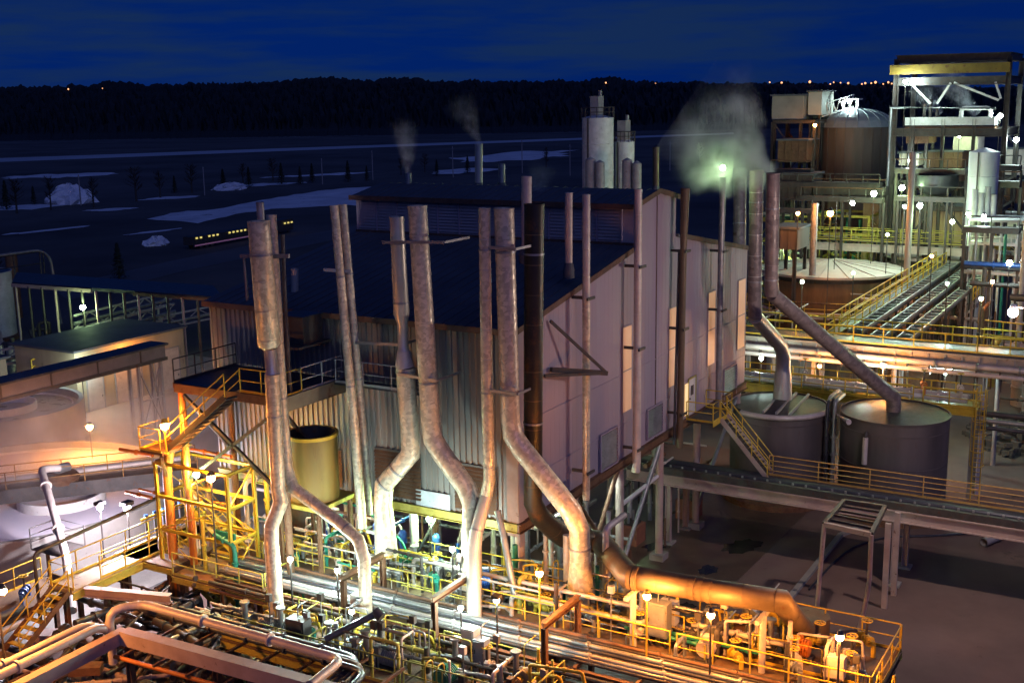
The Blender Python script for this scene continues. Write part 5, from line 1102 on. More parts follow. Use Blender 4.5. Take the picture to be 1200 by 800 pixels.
for i in range(3): pipe([(33.6,-13.4,4.7+i*.45),(33.6,-34,4.7+i*.45)], .13+.03*i, (M_PIPEB,M_PIPEG,M_STEEL)[i], ['lowest','middle','top'][i]+' dark pipe of the three running right from the service platform', flanges=4)
# second, higher pipe bridge
t = thing('pipe_bridge', (39,-16,0), 'pale-girdered pipe bridge with yellow rails behind the service platform', 'walkway bridge')
MB().bb(38.8,41.4,-16.3,8,8.1,8.2).build('deck', M_PIPEB, t); mg_ = mat('grimy_cream', (.40,.34,.27), (.26,.21,.17), .65, 0, .9, .2); MB().ib((38.75,-16.3,7.55), (38.75,8,7.55), .3, 1.05).build('girder', mg_, t); MB().ib((41.4,-16.3,7.55), (41.4,8,7.55), .3, 1.05).build('girder', mg_, t)
for i, (x, z, r_) in enumerate(((38.35,7.4,.2),(38.3,6.9,.16),(40,6.8,.25))): MB().tube([(x,-16.3,z),(x,8,z)], r_, 10).build('pipe', M_PIPEW, t)
sm_ = MB().bb(-.09,-.02,-.05,.05,-.42,.42).mesh('stiffener', M_GREY)
for i in range(22): piece('stiffener', sm_, t, (38.75,-15.6+i*1.07,7.55))
hm_ = MB().bb(-.2,.2,-.04,.04,-1.15,-.5).mesh('pipe_hanger', M_STEEL)
for i in range(16): piece('pipe_hanger', hm_, t, (38.4,-15.2+i*1.45,7.75))
for i in range(9):
    y = -15+i*2.6; MB().tube([(38.35,y,7.4),(38.35,y+.14,7.4)], .28, 10).build('pipe_clamp', M_PIPEG, t)
for y in (-15.8,-12.5,-7,-1.5,4):
    for x in (39,41.2): MB().ib((x,y,0), (x,y,7.0), .26, .26).build('column', M_GREY, t)
guardrail([(38.8,7.8,8.2),(38.8,-16.2,8.2)], 'yellow guardrail on the near side of the high pipe bridge', M_YELLOW, 1.15, .045, 2.0); guardrail([(41.4,7.8,8.2),(41.4,-16.2,8.2)], 'yellow guardrail on the far side of the high pipe bridge', M_YELLOW, 1.15, .045, 2.0)
pipe([(39.5,-16.3,6.8),(39.5,-17.3,6.6),(39.5,-19.3,5.0),(39.5,-24,4.8)], .26, M_PIPEG, 'thick dark pipe dropping from the right end of the high pipe bridge', .8)
stair((40,-16.4,8.15), (40,-21,4.6), 1.2, 'dark stair falling from the right end of the high pipe bridge', rm=M_STEEL)
for i, y in enumerate((7,2.5,-2,-6.5)): shed_w = MB().bb(44.5,46,y-2,y+1.6,.02,5.2); o = tag(shed_w.build('storage_tank', M_TANK) if False else MB().lathe((47,y,0), [(1.9,0),(1.9,5.2),(.01,5.7)], 24).lathe((47,y,0), [(1.92,5.0),(2.0,5.05),(2.0,5.25),(1.92,5.3)], 24).lathe((47,y,0), [(1.92,2.5),(1.98,2.52),(1.98,2.66),(1.92,2.7)], 24).build('storage_tank', (M_STEEL,M_GREY,M_TANK,M_BROWN)[i]), ['black','grey','dark brown','rusty'][i]+' squat tank standing in shade under the high pipe bridge', 'tank')
# conveyors leading away along x
cy0 = az(990,388,8.3)
def conv(y, z, w, lab, mt):
    t = thing('conveyor', (42.5,y,0), lab, 'conveyor'); MB().beam((42.5,y,z), (82,y,z), w, .28).build('belt_frame', mt, t); 
    for s in (-1,1): MB().beam((42.5,y+s*w/2,z+.2), (82,y+s*w/2,z+.2), .1, .22).build('side_plate', M_PIPEG, t)
    rl = MB().tube([(0,-w/2+.06,0),(0,w/2-.06,0)], .08, 6).mesh('roller', M_PIPEG)
    for i in range(28): piece('roller', rl, t, (43+i*1.4,y,z+.22))
    for i in range(6):
        for s in (-1,1): MB().beam((44+i*7,y+s*w/2,0), (44+i*7,y+s*w/2,z-.15), .16).build('leg', M_STEEL, t)
for i, dy in enumerate((0,-1.5,-3.0)): conv(cy0.y-.6+dy, 8.1-.35*i, .95, ['left, highest','middle','right, lowest'][i]+' dark conveyor of the three running back from the high pipe bridge', M_PIPEB)
t = thing('walkway', (42,cy0.y+.9,0), 'railed catwalk beside the three conveyors', 'walkway'); MB().bb(41.6,82,cy0.y+.3,cy0.y+1.3,8.0,8.1).build('deck', M_STEEL, t)
for i in range(6): MB().beam((44+i*7,cy0.y+.8,0), (44+i*7,cy0.y+.8,8), .18).build('leg', M_STEEL, t)
guardrail([(41.6,cy0.y+1.3,8.1),(82,cy0.y+1.3,8.1)], 'yellow guardrail on the left side of the conveyor catwalk', M_YELLOW, 1.15, .05, 2.2); guardrail([(41.6,cy0.y+.3,8.1),(82,cy0.y+.3,8.1)], 'yellow guardrail between catwalk and conveyors', M_YELLOW, 1.15, .05, 2.2)
# clarifiers with pale roofs
def clar(c, r, h, lab, mt):
    t = thing('clarifier_tank', c, lab, 'tank'); MB().lathe(c, [(r-.5,0),(r-.5,h-.7)], 48).build('shell', mt, t)
    MB().lathe(V(c.x,c.y,h), [(r,-.22),(r,0),(.01,.85)], 48, smooth=False).build('roof', M_TANKROOF, t); MB().lathe(V(c.x,c.y,h), [(r-.7,-.7),(r-.7,-.2)], 48).build('eave_gap', M_STEEL, t)
    rm = MB().beam((.4,0,.86), (r,0,.03), .06, .07).mesh('roof_rib', M_TANKROOF)
    for k in range(16): piece('roof_rib', rm, t, V(c.x,c.y,h), k*math.pi/8+.1)
    return t
CA = V(76,7.4,0); CB_ = V(90,-1.2,0)
clar(CA, 7.0, 7.9, 'nearer round clarifier tank with a pale conical roof', M_WOOD); clar(CB_, 7.0, 8.2, 'farther round clarifier tank with a pale purple roof', M_TANK)
arc = [CA+V(9*math.cos(R(a)), 9*math.sin(R(a)), 4.6) for a in range(120, 272, 12)]
t = thing('platform', arc[0]-V(0,0,4.6), 'curved walkway wrapped round the nearer clarifier tank', 'walkway'); b = MB()
for a, c_ in zip(arc, arc[1:]): ia, ic = a+(CA-a).normalized()*1.5, c_+(CA-c_).normalized()*1.5; b.add([a,c_,V(ic.x,ic.y,4.6),V(ia.x,ia.y,4.6)], [(0,1,2,3)]); b.beam(a-V(0,0,.2), c_-V(0,0,.2), .1, .35)
b.build('deck', M_PIPEW, t)
for a in arc[::3]: MB().tube([V(a.x,a.y,0), a], .1, 6).build('leg', M_STEEL, t)
guardrail(arc, 'curved yellow guardrail round the nearer clarifier tank', M_YELLOW, 1.15, .05, 2)
p = az(952,320,8.3); stack([p+V(0,0,(318-238)/ppm(p)*1.02), p-V(0,0,.2)], [rr(p,8)]*2, 'grey vent pipe standing on the nearer clarifier roof', M_GALV, 'vent_stack', cat='vent pipe')
p = az(1062,330,8); stack([p+V(0,0,150/ppm(p)), V(p.x,p.y,0)], [rr(p,7.5)]*2, 'tall brown vent stack beyond the nearer clarifier', M_JACKET2, 'vent_stack', cat='vent pipe')
# far elevated walkway
t = thing('walkway', (83,-7,0), 'far elevated walkway with yellow rails above the clarifiers', 'walkway bridge'); MB().bb(82.8,84.6,-6.6,12,9.8,9.9).build('deck', M_STEEL, t); MB().ib((82.8,-12.5,9.2), (82.8,12,9.2), .3, .8).build('girder', M_PIPEW, t)
for y in (-11,-5,0,5,11): MB().ib((83.6,y,0), (83.6,y,9.7), .25, .25).build('column', M_STEEL, t)
guardrail([(82.8,11.9,9.9),(82.8,-6.6,9.9)], 'yellow guardrail on the near side of the far elevated walkway', M_YGREEN, 1.15, .06, 2.4); guardrail([(84.6,11.9,9.9),(84.6,-6.6,9.9)], 'yellow guardrail on the far side of the far elevated walkway', M_YGREEN, 1.15, .06, 2.4)
stair((83.5,-6.7,9.9), (83.5,-9.4,7.9), 1.3, 'short yellow stair at the right end of the far elevated walkway', tm=M_YGREEN, n=6, mt=M_YELLOW)
guardrail([(82.8,-9.4,7.9),(82.8,-16,7.9)], 'yellow guardrail past the short stair of the far walkway', M_YGREEN, 1.15, .06, 2.4)
t = thing('walkway', (83,-16,0), 'low continuation of the far walkway past its short stair', 'walkway'); MB().bb(82.8,84.6,-16,-9.4,7.8,7.9).build('deck', M_YGREEN, t)
for y in (-15.5,-9.8): MB().ib((83.6,y,0), (83.6,y,7.8), .25, .25).build('column', M_STEEL, t)
# flat roof beyond
def block(px0, px1, pyt, pyb, D, dep, lab, mt, name='shed', roof=M_ROOF, cat='shed', base=0, ribs=True):
    a = ad(px0, pyt, D); b_ = ad(px1, pyt, D); z0 = ad((px0+px1)/2, pyb, D).z if base is None else base
    y0, y1 = min(a.y,b_.y), max(a.y,b_.y); x0 = min(a.x,b_.x); h = a.z
    t = thing(name, (x0,y0,z0), lab, cat); MB().bb(x0,x0+dep,y0,y1,z0,h).build('wall', mt, t); MB().bb(x0-.2,x0+dep+.2,y0-.2,y1+.2,h,h+.2).build('roof', roof, t)
    if base is None:
        for xx in (x0+.3, x0+dep-.3):
            for yy in (y0+.3, y1-.3): MB().ib((xx,yy,0), (xx,yy,z0), .3, .3).build('leg', M_STEEL, t)
    if ribs:
        rbm = MB().bb(-.08,-.004,-.05,.05,0,h-z0-.05).mesh('wall_rib', mt); k = max(2, int((y1-y0)/.8))
        for i in range(k+1): piece('wall_rib', rbm, t, (x0, y0+.06+(y1-y0-.12)*i/k, z0+.02))
    return t
block(1040,1122,252,262,132,10,'low flat-roofed building beyond the far walkway', M_GREY)
# yellow scaffold between ducts and clarifier
c0, c1 = az(905,335,6), az(952,300,6)
frame_tower('yellow-lit steel frame full of pipes behind the three tall ducts', [V(86,13,0),V(86,18.5,0),V(92,18.5,0),V(92,13,0)], (4,6.5,9,11.3), .24, M_YGREEN)
frame_tower('second yellow-lit pipe frame left of the nearer clarifier', [V(87,6.5,0),V(87,12.3,0),V(93,12.3,0),V(93,6.5,0)], (4,7,10,12), .24, M_YGREEN)
random.seed(51)
for i in range(34):
    x, y, z = random.uniform(85.5,94), random.uniform(5,19), random.uniform(2,12); mm, cn = random.choice(((M_PIPEW,'pale'),(M_YGREEN,'yellow'),(M_PIPEG,'grey'),(M_GREEN,'green')))
    gather([(x,y,0),(x,y,z)] if i % 2 else [(x,y-2.5,z),(x,y+2.5,z)], random.choice((.1,.15,.22)), mm, 'in the lit frames behind the tall ducts', flanges=2)

# ------------------------------------------------------------------ silos beyond the hall
def silo(px, pyt, pyb, w, D, lab, mt, rail=True, box=True):
    tp = ad(px, pyt, D); r_ = w/2*D/FPX; c = V(tp.x, tp.y, 0); t = thing('silo', c, lab, 'silo'); h = tp.z
    MB().lathe(c, [(r_,0),(r_,h),(.01,h+.4)], 28).build('shell', mt, t); sb = MB()
    for i in range(1,8): sb.lathe(V(c.x,c.y,h*i/8), [(r_+.005,0),(r_+.03,.02),(r_+.03,.1),(r_+.005,.12)], 28)
    sb.build('ring_seam', mt, t)
    if rail:
        ring = [V(c.x+r_*1.05*math.cos(k*math.pi/8), c.y+r_*1.05*math.sin(k*math.pi/8), h+1.1) for k in range(17)]; b = MB().tube(ring, .05, 5)
        b.tube([p-V(0,0,.5) for p in ring], .04, 5)
        for p in ring[:-1]: b.tube([p-V(0,0,1.1), p], .04, 5)
        b.build('top_railing', M_STEEL, t)
    if box: MB().box(V(c.x,c.y+.1,h+1.2), (1.3,1.0,2.2)).build('filter_box', M_GREY, t); MB().tube([V(c.x+.2,c.y-.2,h), V(c.x+.2,c.y-.2,h+2.9)], .22, 8).build('vent', M_PIPEG, t)
    MB().beam(c+V(-r_-.1,.3,0), V(c.x-r_-.1,c.y+.3,h), .12).build('ladder', M_STEEL, t)
    return t
silo(700.5,138,222,37,128,'tall pale silo with a filter box on top beyond the hall roof', M_WHITE); silo(732,166,222,23,130,'shorter pale silo with a railed top right of the tall one', M_WHITE)
for i, (x, yt) in enumerate(((692,187),(735,188))):
    p = ad(x, yt, 124); t = thing('duct_pair', V(p.x,p.y,0), 'ribbed filter duct standing before the '+('tall' if i == 0 else 'shorter')+' pale silo', 'duct'); MB().lathe(V(p.x,p.y,0), [(.55,0),(.55,p.z),(.01,p.z+.3)], 12).build('shell', M_GREY, t); MB().lathe(V(p.x,p.y-1.1,0), [(.5,0),(.5,p.z-.3),(.01,p.z)], 12).build('shell', M_GREY, t)

# ------------------------------------------------------------------ domed tank and its tower
DC = ad(1001,170,140); DC = V(DC.x, DC.y, 0); r_ = 44*140/FPX
t = thing('domed_tank', DC, 'large round tank with a ribbed dome roof above the clarifiers', 'tank'); ez = ad(1001,148,140).z; tz = ad(1001,127,140).z
M_DOME = mat('dome_sheet', (.30,.33,.36), (.2,.22,.25), .5, .3, .8, .05)
MB().lathe(DC, [(r_,ad(1001,212,140).z),(r_,ez)], 48).build('shell', M_TANK, t); MB().lathe(DC, [(r_+.1,ez-.05)]+[(r_*math.cos(R(a)), ez+(tz-ez)*math.sin(R(a))) for a in range(8, 91, 12)], 48, smooth=True).build('dome', M_DOME, t)
rb = MB().tube([(r_*1.01*math.cos(R(a)), 0, ez+(tz-ez)*math.sin(R(a))+.03) for a in range(0, 91, 15)], .07, 5).mesh('dome_rib', M_DOME)
for k in range(20): piece('dome_rib', rb, t, DC, k*math.pi/10)
wr = MB().bb(r_+.01,r_+.12,-.08,.08,ad(1001,210,140).z,ez-.1).mesh('wall_rib', M_TANK)
for k in range(26): piece('wall_rib', wr, t, DC, k*math.pi/13)
zb = ad(1001,212,140).z
MB().lathe(DC, [(r_+.9,zb-.25),(r_+.9,zb),(r_,zb)], 40).build('ring_platform', M_STEEL, t)
MB().lathe(DC, [(r_*.86,0),(r_*.86,zb-.2)], 36).build('skirt', mat('rust_skirt', (.17,.12,.10), (.1,.07,.06), .7, 0, .5, .25), t)
for k in range(10): a = k*math.pi/5; MB().ib(DC+V((r_+.6)*math.cos(a),(r_+.6)*math.sin(a),0), DC+V((r_+.6)*math.cos(a),(r_+.6)*math.sin(a),zb-.3), .3, .3).build('column', M_STEEL, t)
t = block(905,948,113,140,136,6,'grey clad box house on a steel tower left of the domed tank', mat('clad_grey', (.26,.25,.22), (.18,.17,.15), .6, 0, .5, .1), 'elevated_house', cat='house', base=None, ribs=False)
t = block(947.5,966,108,135,135,5,'pale corner bay of the clad box house beside the domed tank', mat('clad_pale', (.42,.42,.38), (.32,.32,.28), .6, 0, .5, .08), 'elevated_house', cat='house', base=None, ribs=False)
a, b_ = ad(906,140,136), ad(963,140,136)
frame_tower('dark lattice tower under the clad box house', [V(a.x,b_.y,0),V(a.x,a.y,0),V(a.x+5.5,a.y,0),V(a.x+5.5,b_.y,0)], (5,8.5,12,15.5,a.z-.3), .35, M_STEEL)
for i, (px0, px1, pt, pb, D) in enumerate(((912,952,165,190,134),(915,958,205,235,128),(905,940,268,292,112))):
    block(px0, px1, pt, pb, D, 4, ['rusty clad box in the lattice tower, upper','grey hopper house below the lattice tower','low pale-sided box behind the tall ducts'][i], (M_BROWN,M_STEEL,M_TANK)[i], 'equipment_house', base=None, cat='plant house')
pa, pb = ad(963,137,136), ad(1000,125,139); t = thing('truss_bridge', pa, 'small lit truss bridge from the box house to the dome top', 'bridge')
for s in (0,1.4): MB().beam(pa+V(0,0,s), pb+V(0,0,s), .12).build('chord', M_WHITE, t)
for i in range(9): MB().beam(lerp(pa,pb,i/9)+V(0,0,1.4*(i%2)), lerp(pa,pb,(i+1)/9)+V(0,0,1.4*((i+1)%2)), .09).build('brace', M_WHITE, t)
q = ad(999,122,139); t = thing('roof_cabin', q-V(0,0,.8), 'small floodlit open cabin on top of the dome', 'cabin')
MB().box(q+V(0,0,.55), (2,1.9,.2)).build('roof', M_WHITE, t); MB().box(q+V(0,0,-.6), (2,1.9,.3)).build('floor', M_WHITE, t)
for s in (-.8,.8): MB().box(q+V(-.9,s,0), (.2,.3,1)).build('post', M_WHITE, t)
lamp(q+V(-1.6,0,.2), q.z-.7, 'W', 260, 'white lamp by the cabin on the dome', .16, pole=False)

# ------------------------------------------------------------------ gantry tower at the right
def T(x, y, D=122): return ad(x, y, D)
a, b_ = T(1051,80), T(1180,80); zt = a.z
t = thing('gantry_tower', V(a.x,a.y,0), 'tall black steel gantry tower with a yellow crane beam at upper right', 'tower')
cl = [V(a.x,a.y,0), V(a.x,b_.y-1.0,0), V(a.x+9,b_.y-1.0,0), V(a.x+9,a.y,0)]
for p in cl: MB().ib(p, V(p.x,p.y,zt+.9), .5, .5).build('column', M_STEEL, t)
for zz, h in ((zt+.9,.75),(zt-1.4,.8),(T(1100,155).z,.8),(T(1100,215).z,.5),(T(1100,245).z,.5)):
    for i in range(4): p, q = cl[i], cl[(i+1)%4]; MB().ib(V(p.x,p.y,zz), V(q.x,q.y,zz), .4, h).build('beam', M_STEEL, t)
yb = T(1100,81,120); MB().beam(V(a.x-.7,a.y+.5,yb.z), V(a.x-.7,b_.y-1.2,yb.z), .5, .95).build('crane_beam', mat('grimy_yellow', (.22,.14,.02), (.13,.085,.015), .6, 0, 1, .25), t)
ym = (a.y+b_.y)/2
for p, q in ((V(a.x,a.y-1.5,zt-1.6),V(a.x,a.y-3.6,T(1,139).z)), (V(a.x,ym-.5,zt-1.6),V(a.x,a.y-4.2,T(1,139).z)), (V(a.x,ym-.8,zt-1.6),V(a.x,b_.y-.2,T(1,136).z)), (V(a.x,b_.y+.2,zt-1.6),V(a.x,b_.y-.4,T(1,134).z)), (V(a.x,a.y,7),V(a.x,ym,14)), (V(a.x,b_.y-1,7),V(a.x,ym,14)),(V(a.x+9,a.y,7),V(a.x+9,ym,16))): MB().beam(p, q, .22).build('brace', M_WHITE if p.z > 20 else M_STEEL, t)
for y in (ym, ym+3, ym-3): MB().ib(V(a.x,y,0), V(a.x,y,T(1,157).z), .32, .32).build('column', M_STEEL, t)
MB().tube([V(a.x-.3,a.y+.35,T(1,250).z), V(a.x-.3,a.y+.35,zt-4), V(a.x-.3,b_.y,zt-4.2)], .13, 8).build('pipe', M_PIPEG, t)
q0, q1 = T(1056,143,121), T(1172,143,121); o = tag(MB().beam(V(a.x+1,q0.y,q0.z), V(a.x+1,q1.y,q0.z), 2.2, .8).build('process_vessel', M_WHITE), 'long floodlit white box duct lying across the gantry tower', 'duct')
tag(MB().beam(V(a.x+1,q0.y,q0.z-1.05), V(a.x+1,q1.y,q0.z-1.05), 2.0, 1.0).build('plate_girder', M_BROWN), 'rusty plate girder beneath the floodlit white duct', 'girder')
pipe([V(a.x+.6,q1.y+3.4,q0.z+.4), V(a.x+.6,q1.y+3.4,q0.z+1.3), V(a.x+.6,q1.y+.6,q0.z+1.3), V(a.x+.6,q1.y+.6,q0.z+.3)], .22, M_WHITE, 'white inverted-U pipe on the floodlit duct', .4)
for i, x in enumerate((1083,1090,1098)): p = T(x, 138); stack([p+V(0,0,(1.4,1.9,1.0)[i]), p-V(0,0,.3)], [.16]*2, ['short','taller','shortest'][i]+' pipe vent steaming on the floodlit duct', M_STEEL, 'roof_vent', n=8, cat='vent pipe')
for i, (x0, x1, y0, y1, mm, lab) in enumerate(((1062,1092,158,168,M_BROWN,'rusty clad panel house low in the gantry tower'),(1118,1150,152,176,M_PIPEW,'floodlit cream equipment house in the gantry tower'),(1054,1080,180,194,M_PIPEW,'floodlit cream hopper in the gantry tower at left'),(1085,1132,178,196,M_BROWN,'dark rusty house in the gantry tower middle'),(1062,1130,203,222,M_BROWN,'dark rusty house low in the gantry tower'),(1178,1215,175,205,M_PIPEW,'floodlit pale equipment house right of the gantry tower'),(1180,1215,212,238,M_BROWN,'rusty equipment house below the floodlit one at the right edge'))): block(x0, x1, y0, y1, 123+i*.8, 4, lab, mm, 'equipment_house', base=None, cat='plant house')
# hoppers and orange lit wall below
hp = T(1098,228,118); t = thing('hopper', V(hp.x,hp.y,0), 'black conical hopper under the gantry tower', 'hopper'); zc = T(1,262,118).z; MB().lathe(V(hp.x,hp.y,0), [(.3,zc+.6),(2.0,T(1,236,118).z),(2.0,T(1,222,118).z)], 20).build('cone', M_PIPEB, t)
for k in range(4): MB().beam(V(hp.x+1.8*math.cos(k*1.57+.78),hp.y+1.8*math.sin(k*1.57+.78),0), V(hp.x+1.8*math.cos(k*1.57+.78),hp.y+1.8*math.sin(k*1.57+.78),T(1,234,118).z), .2).build('leg', M_STEEL, t)
block(1058,1142,240,256,126,3,'orange-lit ribbed wall behind the black hopper', mat('ochre_wall', (.5,.36,.2), (.4,.28,.15), .7, 0, .6, .1), base=0)
block(1012,1042,238,256,130,3,'orange-lit panelled shed left of the black hopper', mat('ochre_wall', (.5,.36,.2)), base=0)
# pale silo, small stacks, lit platform and booth
p = ad(1154,176,112); t = silo(1154,178,262,34,112,'pale lilac silo standing before the gantry tower', mat('lilac_sheet', (.52,.50,.56), (.42,.40,.46), .5, .1, .6, .06), rail=False, box=False)
for i, (x, yt) in enumerate(((1143,222),(1150,226),(1158,219),(1165,228))): p = ad(x, yt, 108); stack([p, V(p.x,p.y,9)], [.28]*2, ['first','second','third','last'][i]+' thin vent of the row before the pale lilac silo, from the left', M_GREY, 'vent_stack', cat='vent pipe')
pa, pb = ad(1135,284,106), ad(1215,284,106); t = thing('platform', V(pa.x,pb.y,0), 'floodlit white platform before the pale lilac silo', 'platform'); MB().bb(pa.x,pa.x+6,pb.y,pa.y,pa.z-.2,pa.z).build('deck_plate', M_WHITE, t); MB().bb(pa.x,pa.x+5,pb.y,pa.y,pa.z+1.9,pa.z+2.1).build('roof', M_WHITE, t)
for k in range(5): MB().tube([V(pa.x+.2,lerp(pa,pb,k/4).y,0), V(pa.x+.2,lerp(pa,pb,k/4).y,pa.z+1.9)], .12, 8).build('post', M_WHITE, t)
guardrail([V(pa.x,pa.y,pa.z),V(pa.x,pb.y,pa.z)], 'pale railing of the floodlit white platform', M_WHITE, 1.1, .06, 1.8)
p = ad(1176,270,108); t = thing('control_booth', V(p.x,p.y-1.2,pa.z), 'white control booth on the floodlit platform', 'booth'); MB().bb(p.x,p.x+2,p.y-2.4,p.y-.3,pa.z,pa.z+1.7).build('wall', M_WHITE, t); MB().bb(p.x-.03,p.x-.004,p.y-1.9,p.y-.8,pa.z+.8,pa.z+1.4).build('window', M_PIPEB, t)
# clutter of frames at the right edge
frame_tower('grey pipe frame under the white platform at the right edge', [V(60,-14.5,0),V(60,-22,0),V(67,-22,0),V(67,-14.5,0)], (3.5,6.5,9.3), .22, M_PIPEG)
frame_tower('floodlit pale frame at the right edge by the bright wall lamp', [V(50,-17.5,0),V(50,-22.5,0),V(56,-22.5,0),V(56,-17.5,0)], (4,7.5,10.5), .2, M_PIPEW)
for i, (x, y, h, r_, mm) in enumerate(((1193,400,13,.22,M_PIPEW),(1128,372,6.5,.14,M_STEEL),(1138,375,8,.12,M_PIPEG),(1160,368,6,.16,M_PIPEW),(1172,372,7.5,.12,M_GREEN),(1150,380,5,.2,M_STEEL))):
    q = az(x, y, 5); pipe([V(q.x,q.y,0), V(q.x,q.y,5+h)], r_, mm, ['tall leaning pale','black','grey','thick pale','green','dark'][i]+' riser at the right edge of the plant', flanges=1.7)
for i, (y, z, mm) in enumerate(((308,10.3,M_BLUE),(312,9.9,M_PIPEB),(318,9.2,M_WHITE))): q = az(1130, y, z); pipe([q, V(q.x,q.y-12,z)], .2, mm, ['blue','dark','white'][i]+' level pipe of the three at the right edge', flanges=3)
random.seed(61)
for i in range(52):
    x, y = random.uniform(48,82), random.uniform(-21,-9); z = random.uniform(1,10); mm, cn = random.choice(((M_PIPEW,'pale'),(M_PIPEG,'grey'),(M_STEEL,'black'),(M_YGREEN,'yellow'),(M_BROWN,'rusty')))
    gather([(x,y,0),(x,y,z)] if i % 3 == 0 else ([(x,y-3,z),(x,y+2,z)] if i % 3 == 1 else [(x,y,0),(x,y,z),(x+3,y,z)]), random.choice((.08,.12,.2,.28)), mm, 'in the plant at the right edge', flanges=2)
for i in range(10):
    x, y = random.uniform(52,80), -19+i*1.0; tag(MB().lathe((x,y,0), [(.001,0),(1.0,0),(1.0,3),(.9,3.3),(.001,3.5)], 18).lathe((x,y,0), [(1.005,1.4),(1.06,1.42),(1.06,1.6),(1.005,1.62)], 18).build('drum', random.choice((M_GREY,M_BROWN,M_PIPEW))), 'upright vessel in the plant at the right edge', 'vessel', 'vessels at the right edge')
guardrail([az(1150,392,7.5), az(1200,398,7.5)], 'yellow guardrail at the right edge below the bright wall lamp', M_YELLOW, 1.1, .05); guardrail([az(1140,352,7), az(1172,322,7)], 'yellow stair rail climbing at the right edge', M_YELLOW, 1.1, .05)

# lamps at right
lamp(ax(1035,428,36.5), 0, 'S', 700, 'orange lamp on a pale post behind the right grey tank', .2, pm=M_GREY)
lamp(ax(1108,436,39.6), 0, 'W', 420, 'small white lamp under the right part of the high pipe bridge', .2)
lamp(az(1187,366,15.5), 0, 'H', 2300, 'very bright white lamp on an arm at the right edge', .26, arm=(0,-2.2), pm=M_WHITE)
lamp(az(1183,308,11), 0, 'W', 450, 'white lamp above the blue pipe at the right edge', .3)
lamp(ad(973,250,106), 0, 'S', 900, 'orange lamp on a post left of the clarifier walkway', .34)
lamp(ad(999,238,112), 0, 'W', 350, 'white lamp on a bent gooseneck above the clarifiers', .26, arm=(0,1.5))
lamp(ad(1024,227,116), 0, 'G', 500, 'green-white lamp right of the orange one above the clarifiers', .34)
lamp(ad(1057,220,118), 0, 'G', 500, 'green-white lamp at the foot of the gantry tower', .34)
lamp(ad(1078,241,110), 0, 'W', 450, 'white lamp over the far walkway', .3); lamp(ad(1060,242,111), 0, 'W', 400, 'small white lamp beside the brown vent stack', .2)
lamp(ad(1135,251,109), 0, 'G', 500, 'greenish lamp left of the lit platform', .25); lamp(ad(1116,260,106), 0, 'G', 420, 'small greenish lamp at the far walkway end', .22)
lamp(ad(1153,254,105), pa.z, 'W', 250, 'white lamp on the floodlit platform', .25); 
lamp(ad(1061,96,120), 15, 'W', 700, 'left white floodlight high on the gantry tower', .24); lamp(ad(1069,98,120), 15, 'W', 450, 'right white floodlight high on the gantry tower', .2)
lamp(ad(1172,136,118), 12, 'W', 900, 'white floodlight at the right end of the long white duct', .3); lamp(ad(1191,164,118), 9, 'W', 700, 'white lamp at the right edge beside the gantry tower', .3)
lamp(ad(955,147,132), 0, 'S', 260, 'orange lamp on the lattice tower by the domed tank', .24); lamp(ad(1067,188,121), 0, 'W', 300, 'white lamp lighting the cream hopper in the gantry tower', .26); lamp(ad(1124,160,121), 0, 'G', 400, 'greenish lamp on the cream house in the gantry tower', .16)
lamp((36.5,1.5,7.0), 5.85, 'W', 200, 'white lamp on the service platform behind the hall corner', .16); lamp((36.4,-5.5,6.8), 0, 'W', 300, 'small white lamp behind the service platform', .14)
lamp((85.2,15,8.5), 0, 'G', 900, 'greenish lamp inside the yellow-lit pipe frame', .2); lamp((60,-2,5.5), 0, 'S', 500, 'orange lamp under the conveyors', .18); lamp((66,-13,8.2), 0, 'S', 260, 'small orange lamp at the right edge beyond the conveyors', .18)
lamp((98,-2,6.5), 0, 'S', 900, 'orange lamp by the ribbed wall behind the clarifiers', .25)

# ================================================================== SMALL STUFF THAT FILLS THE PLANT
random.seed(71)
def conduit_post(x, y, z, h, lab, grp, mt=None):
    t = thing('conduit_post', (x,y,z), lab, 'conduit', grp); MB().tube([(x,y,z),(x,y,z+h)], .03, 6).build('conduit', mt or M_PIPEG, t)
    MB().box((x,y,z+h), (.18,.24,.3)).build('box', random.choice((M_PIPEG,M_GREY,M_STEEL,M_PIPEW)), t)
for i in range(34):
    y = random.uniform(-15,14); front = random.random() < .4
    x = random.uniform(-8.3,-6) if front else random.uniform(-2.7,.3); z = 3.55 if front else DZ
    if front and not -5 < y < 9: y = random.uniform(-5,9)
    conduit_post(x, y, z, random.uniform(.8,2.2), 'conduit post with small box on the '+('front platform, abreast ' if front else 'deck ')+beside(y), 'conduit posts on the decks')
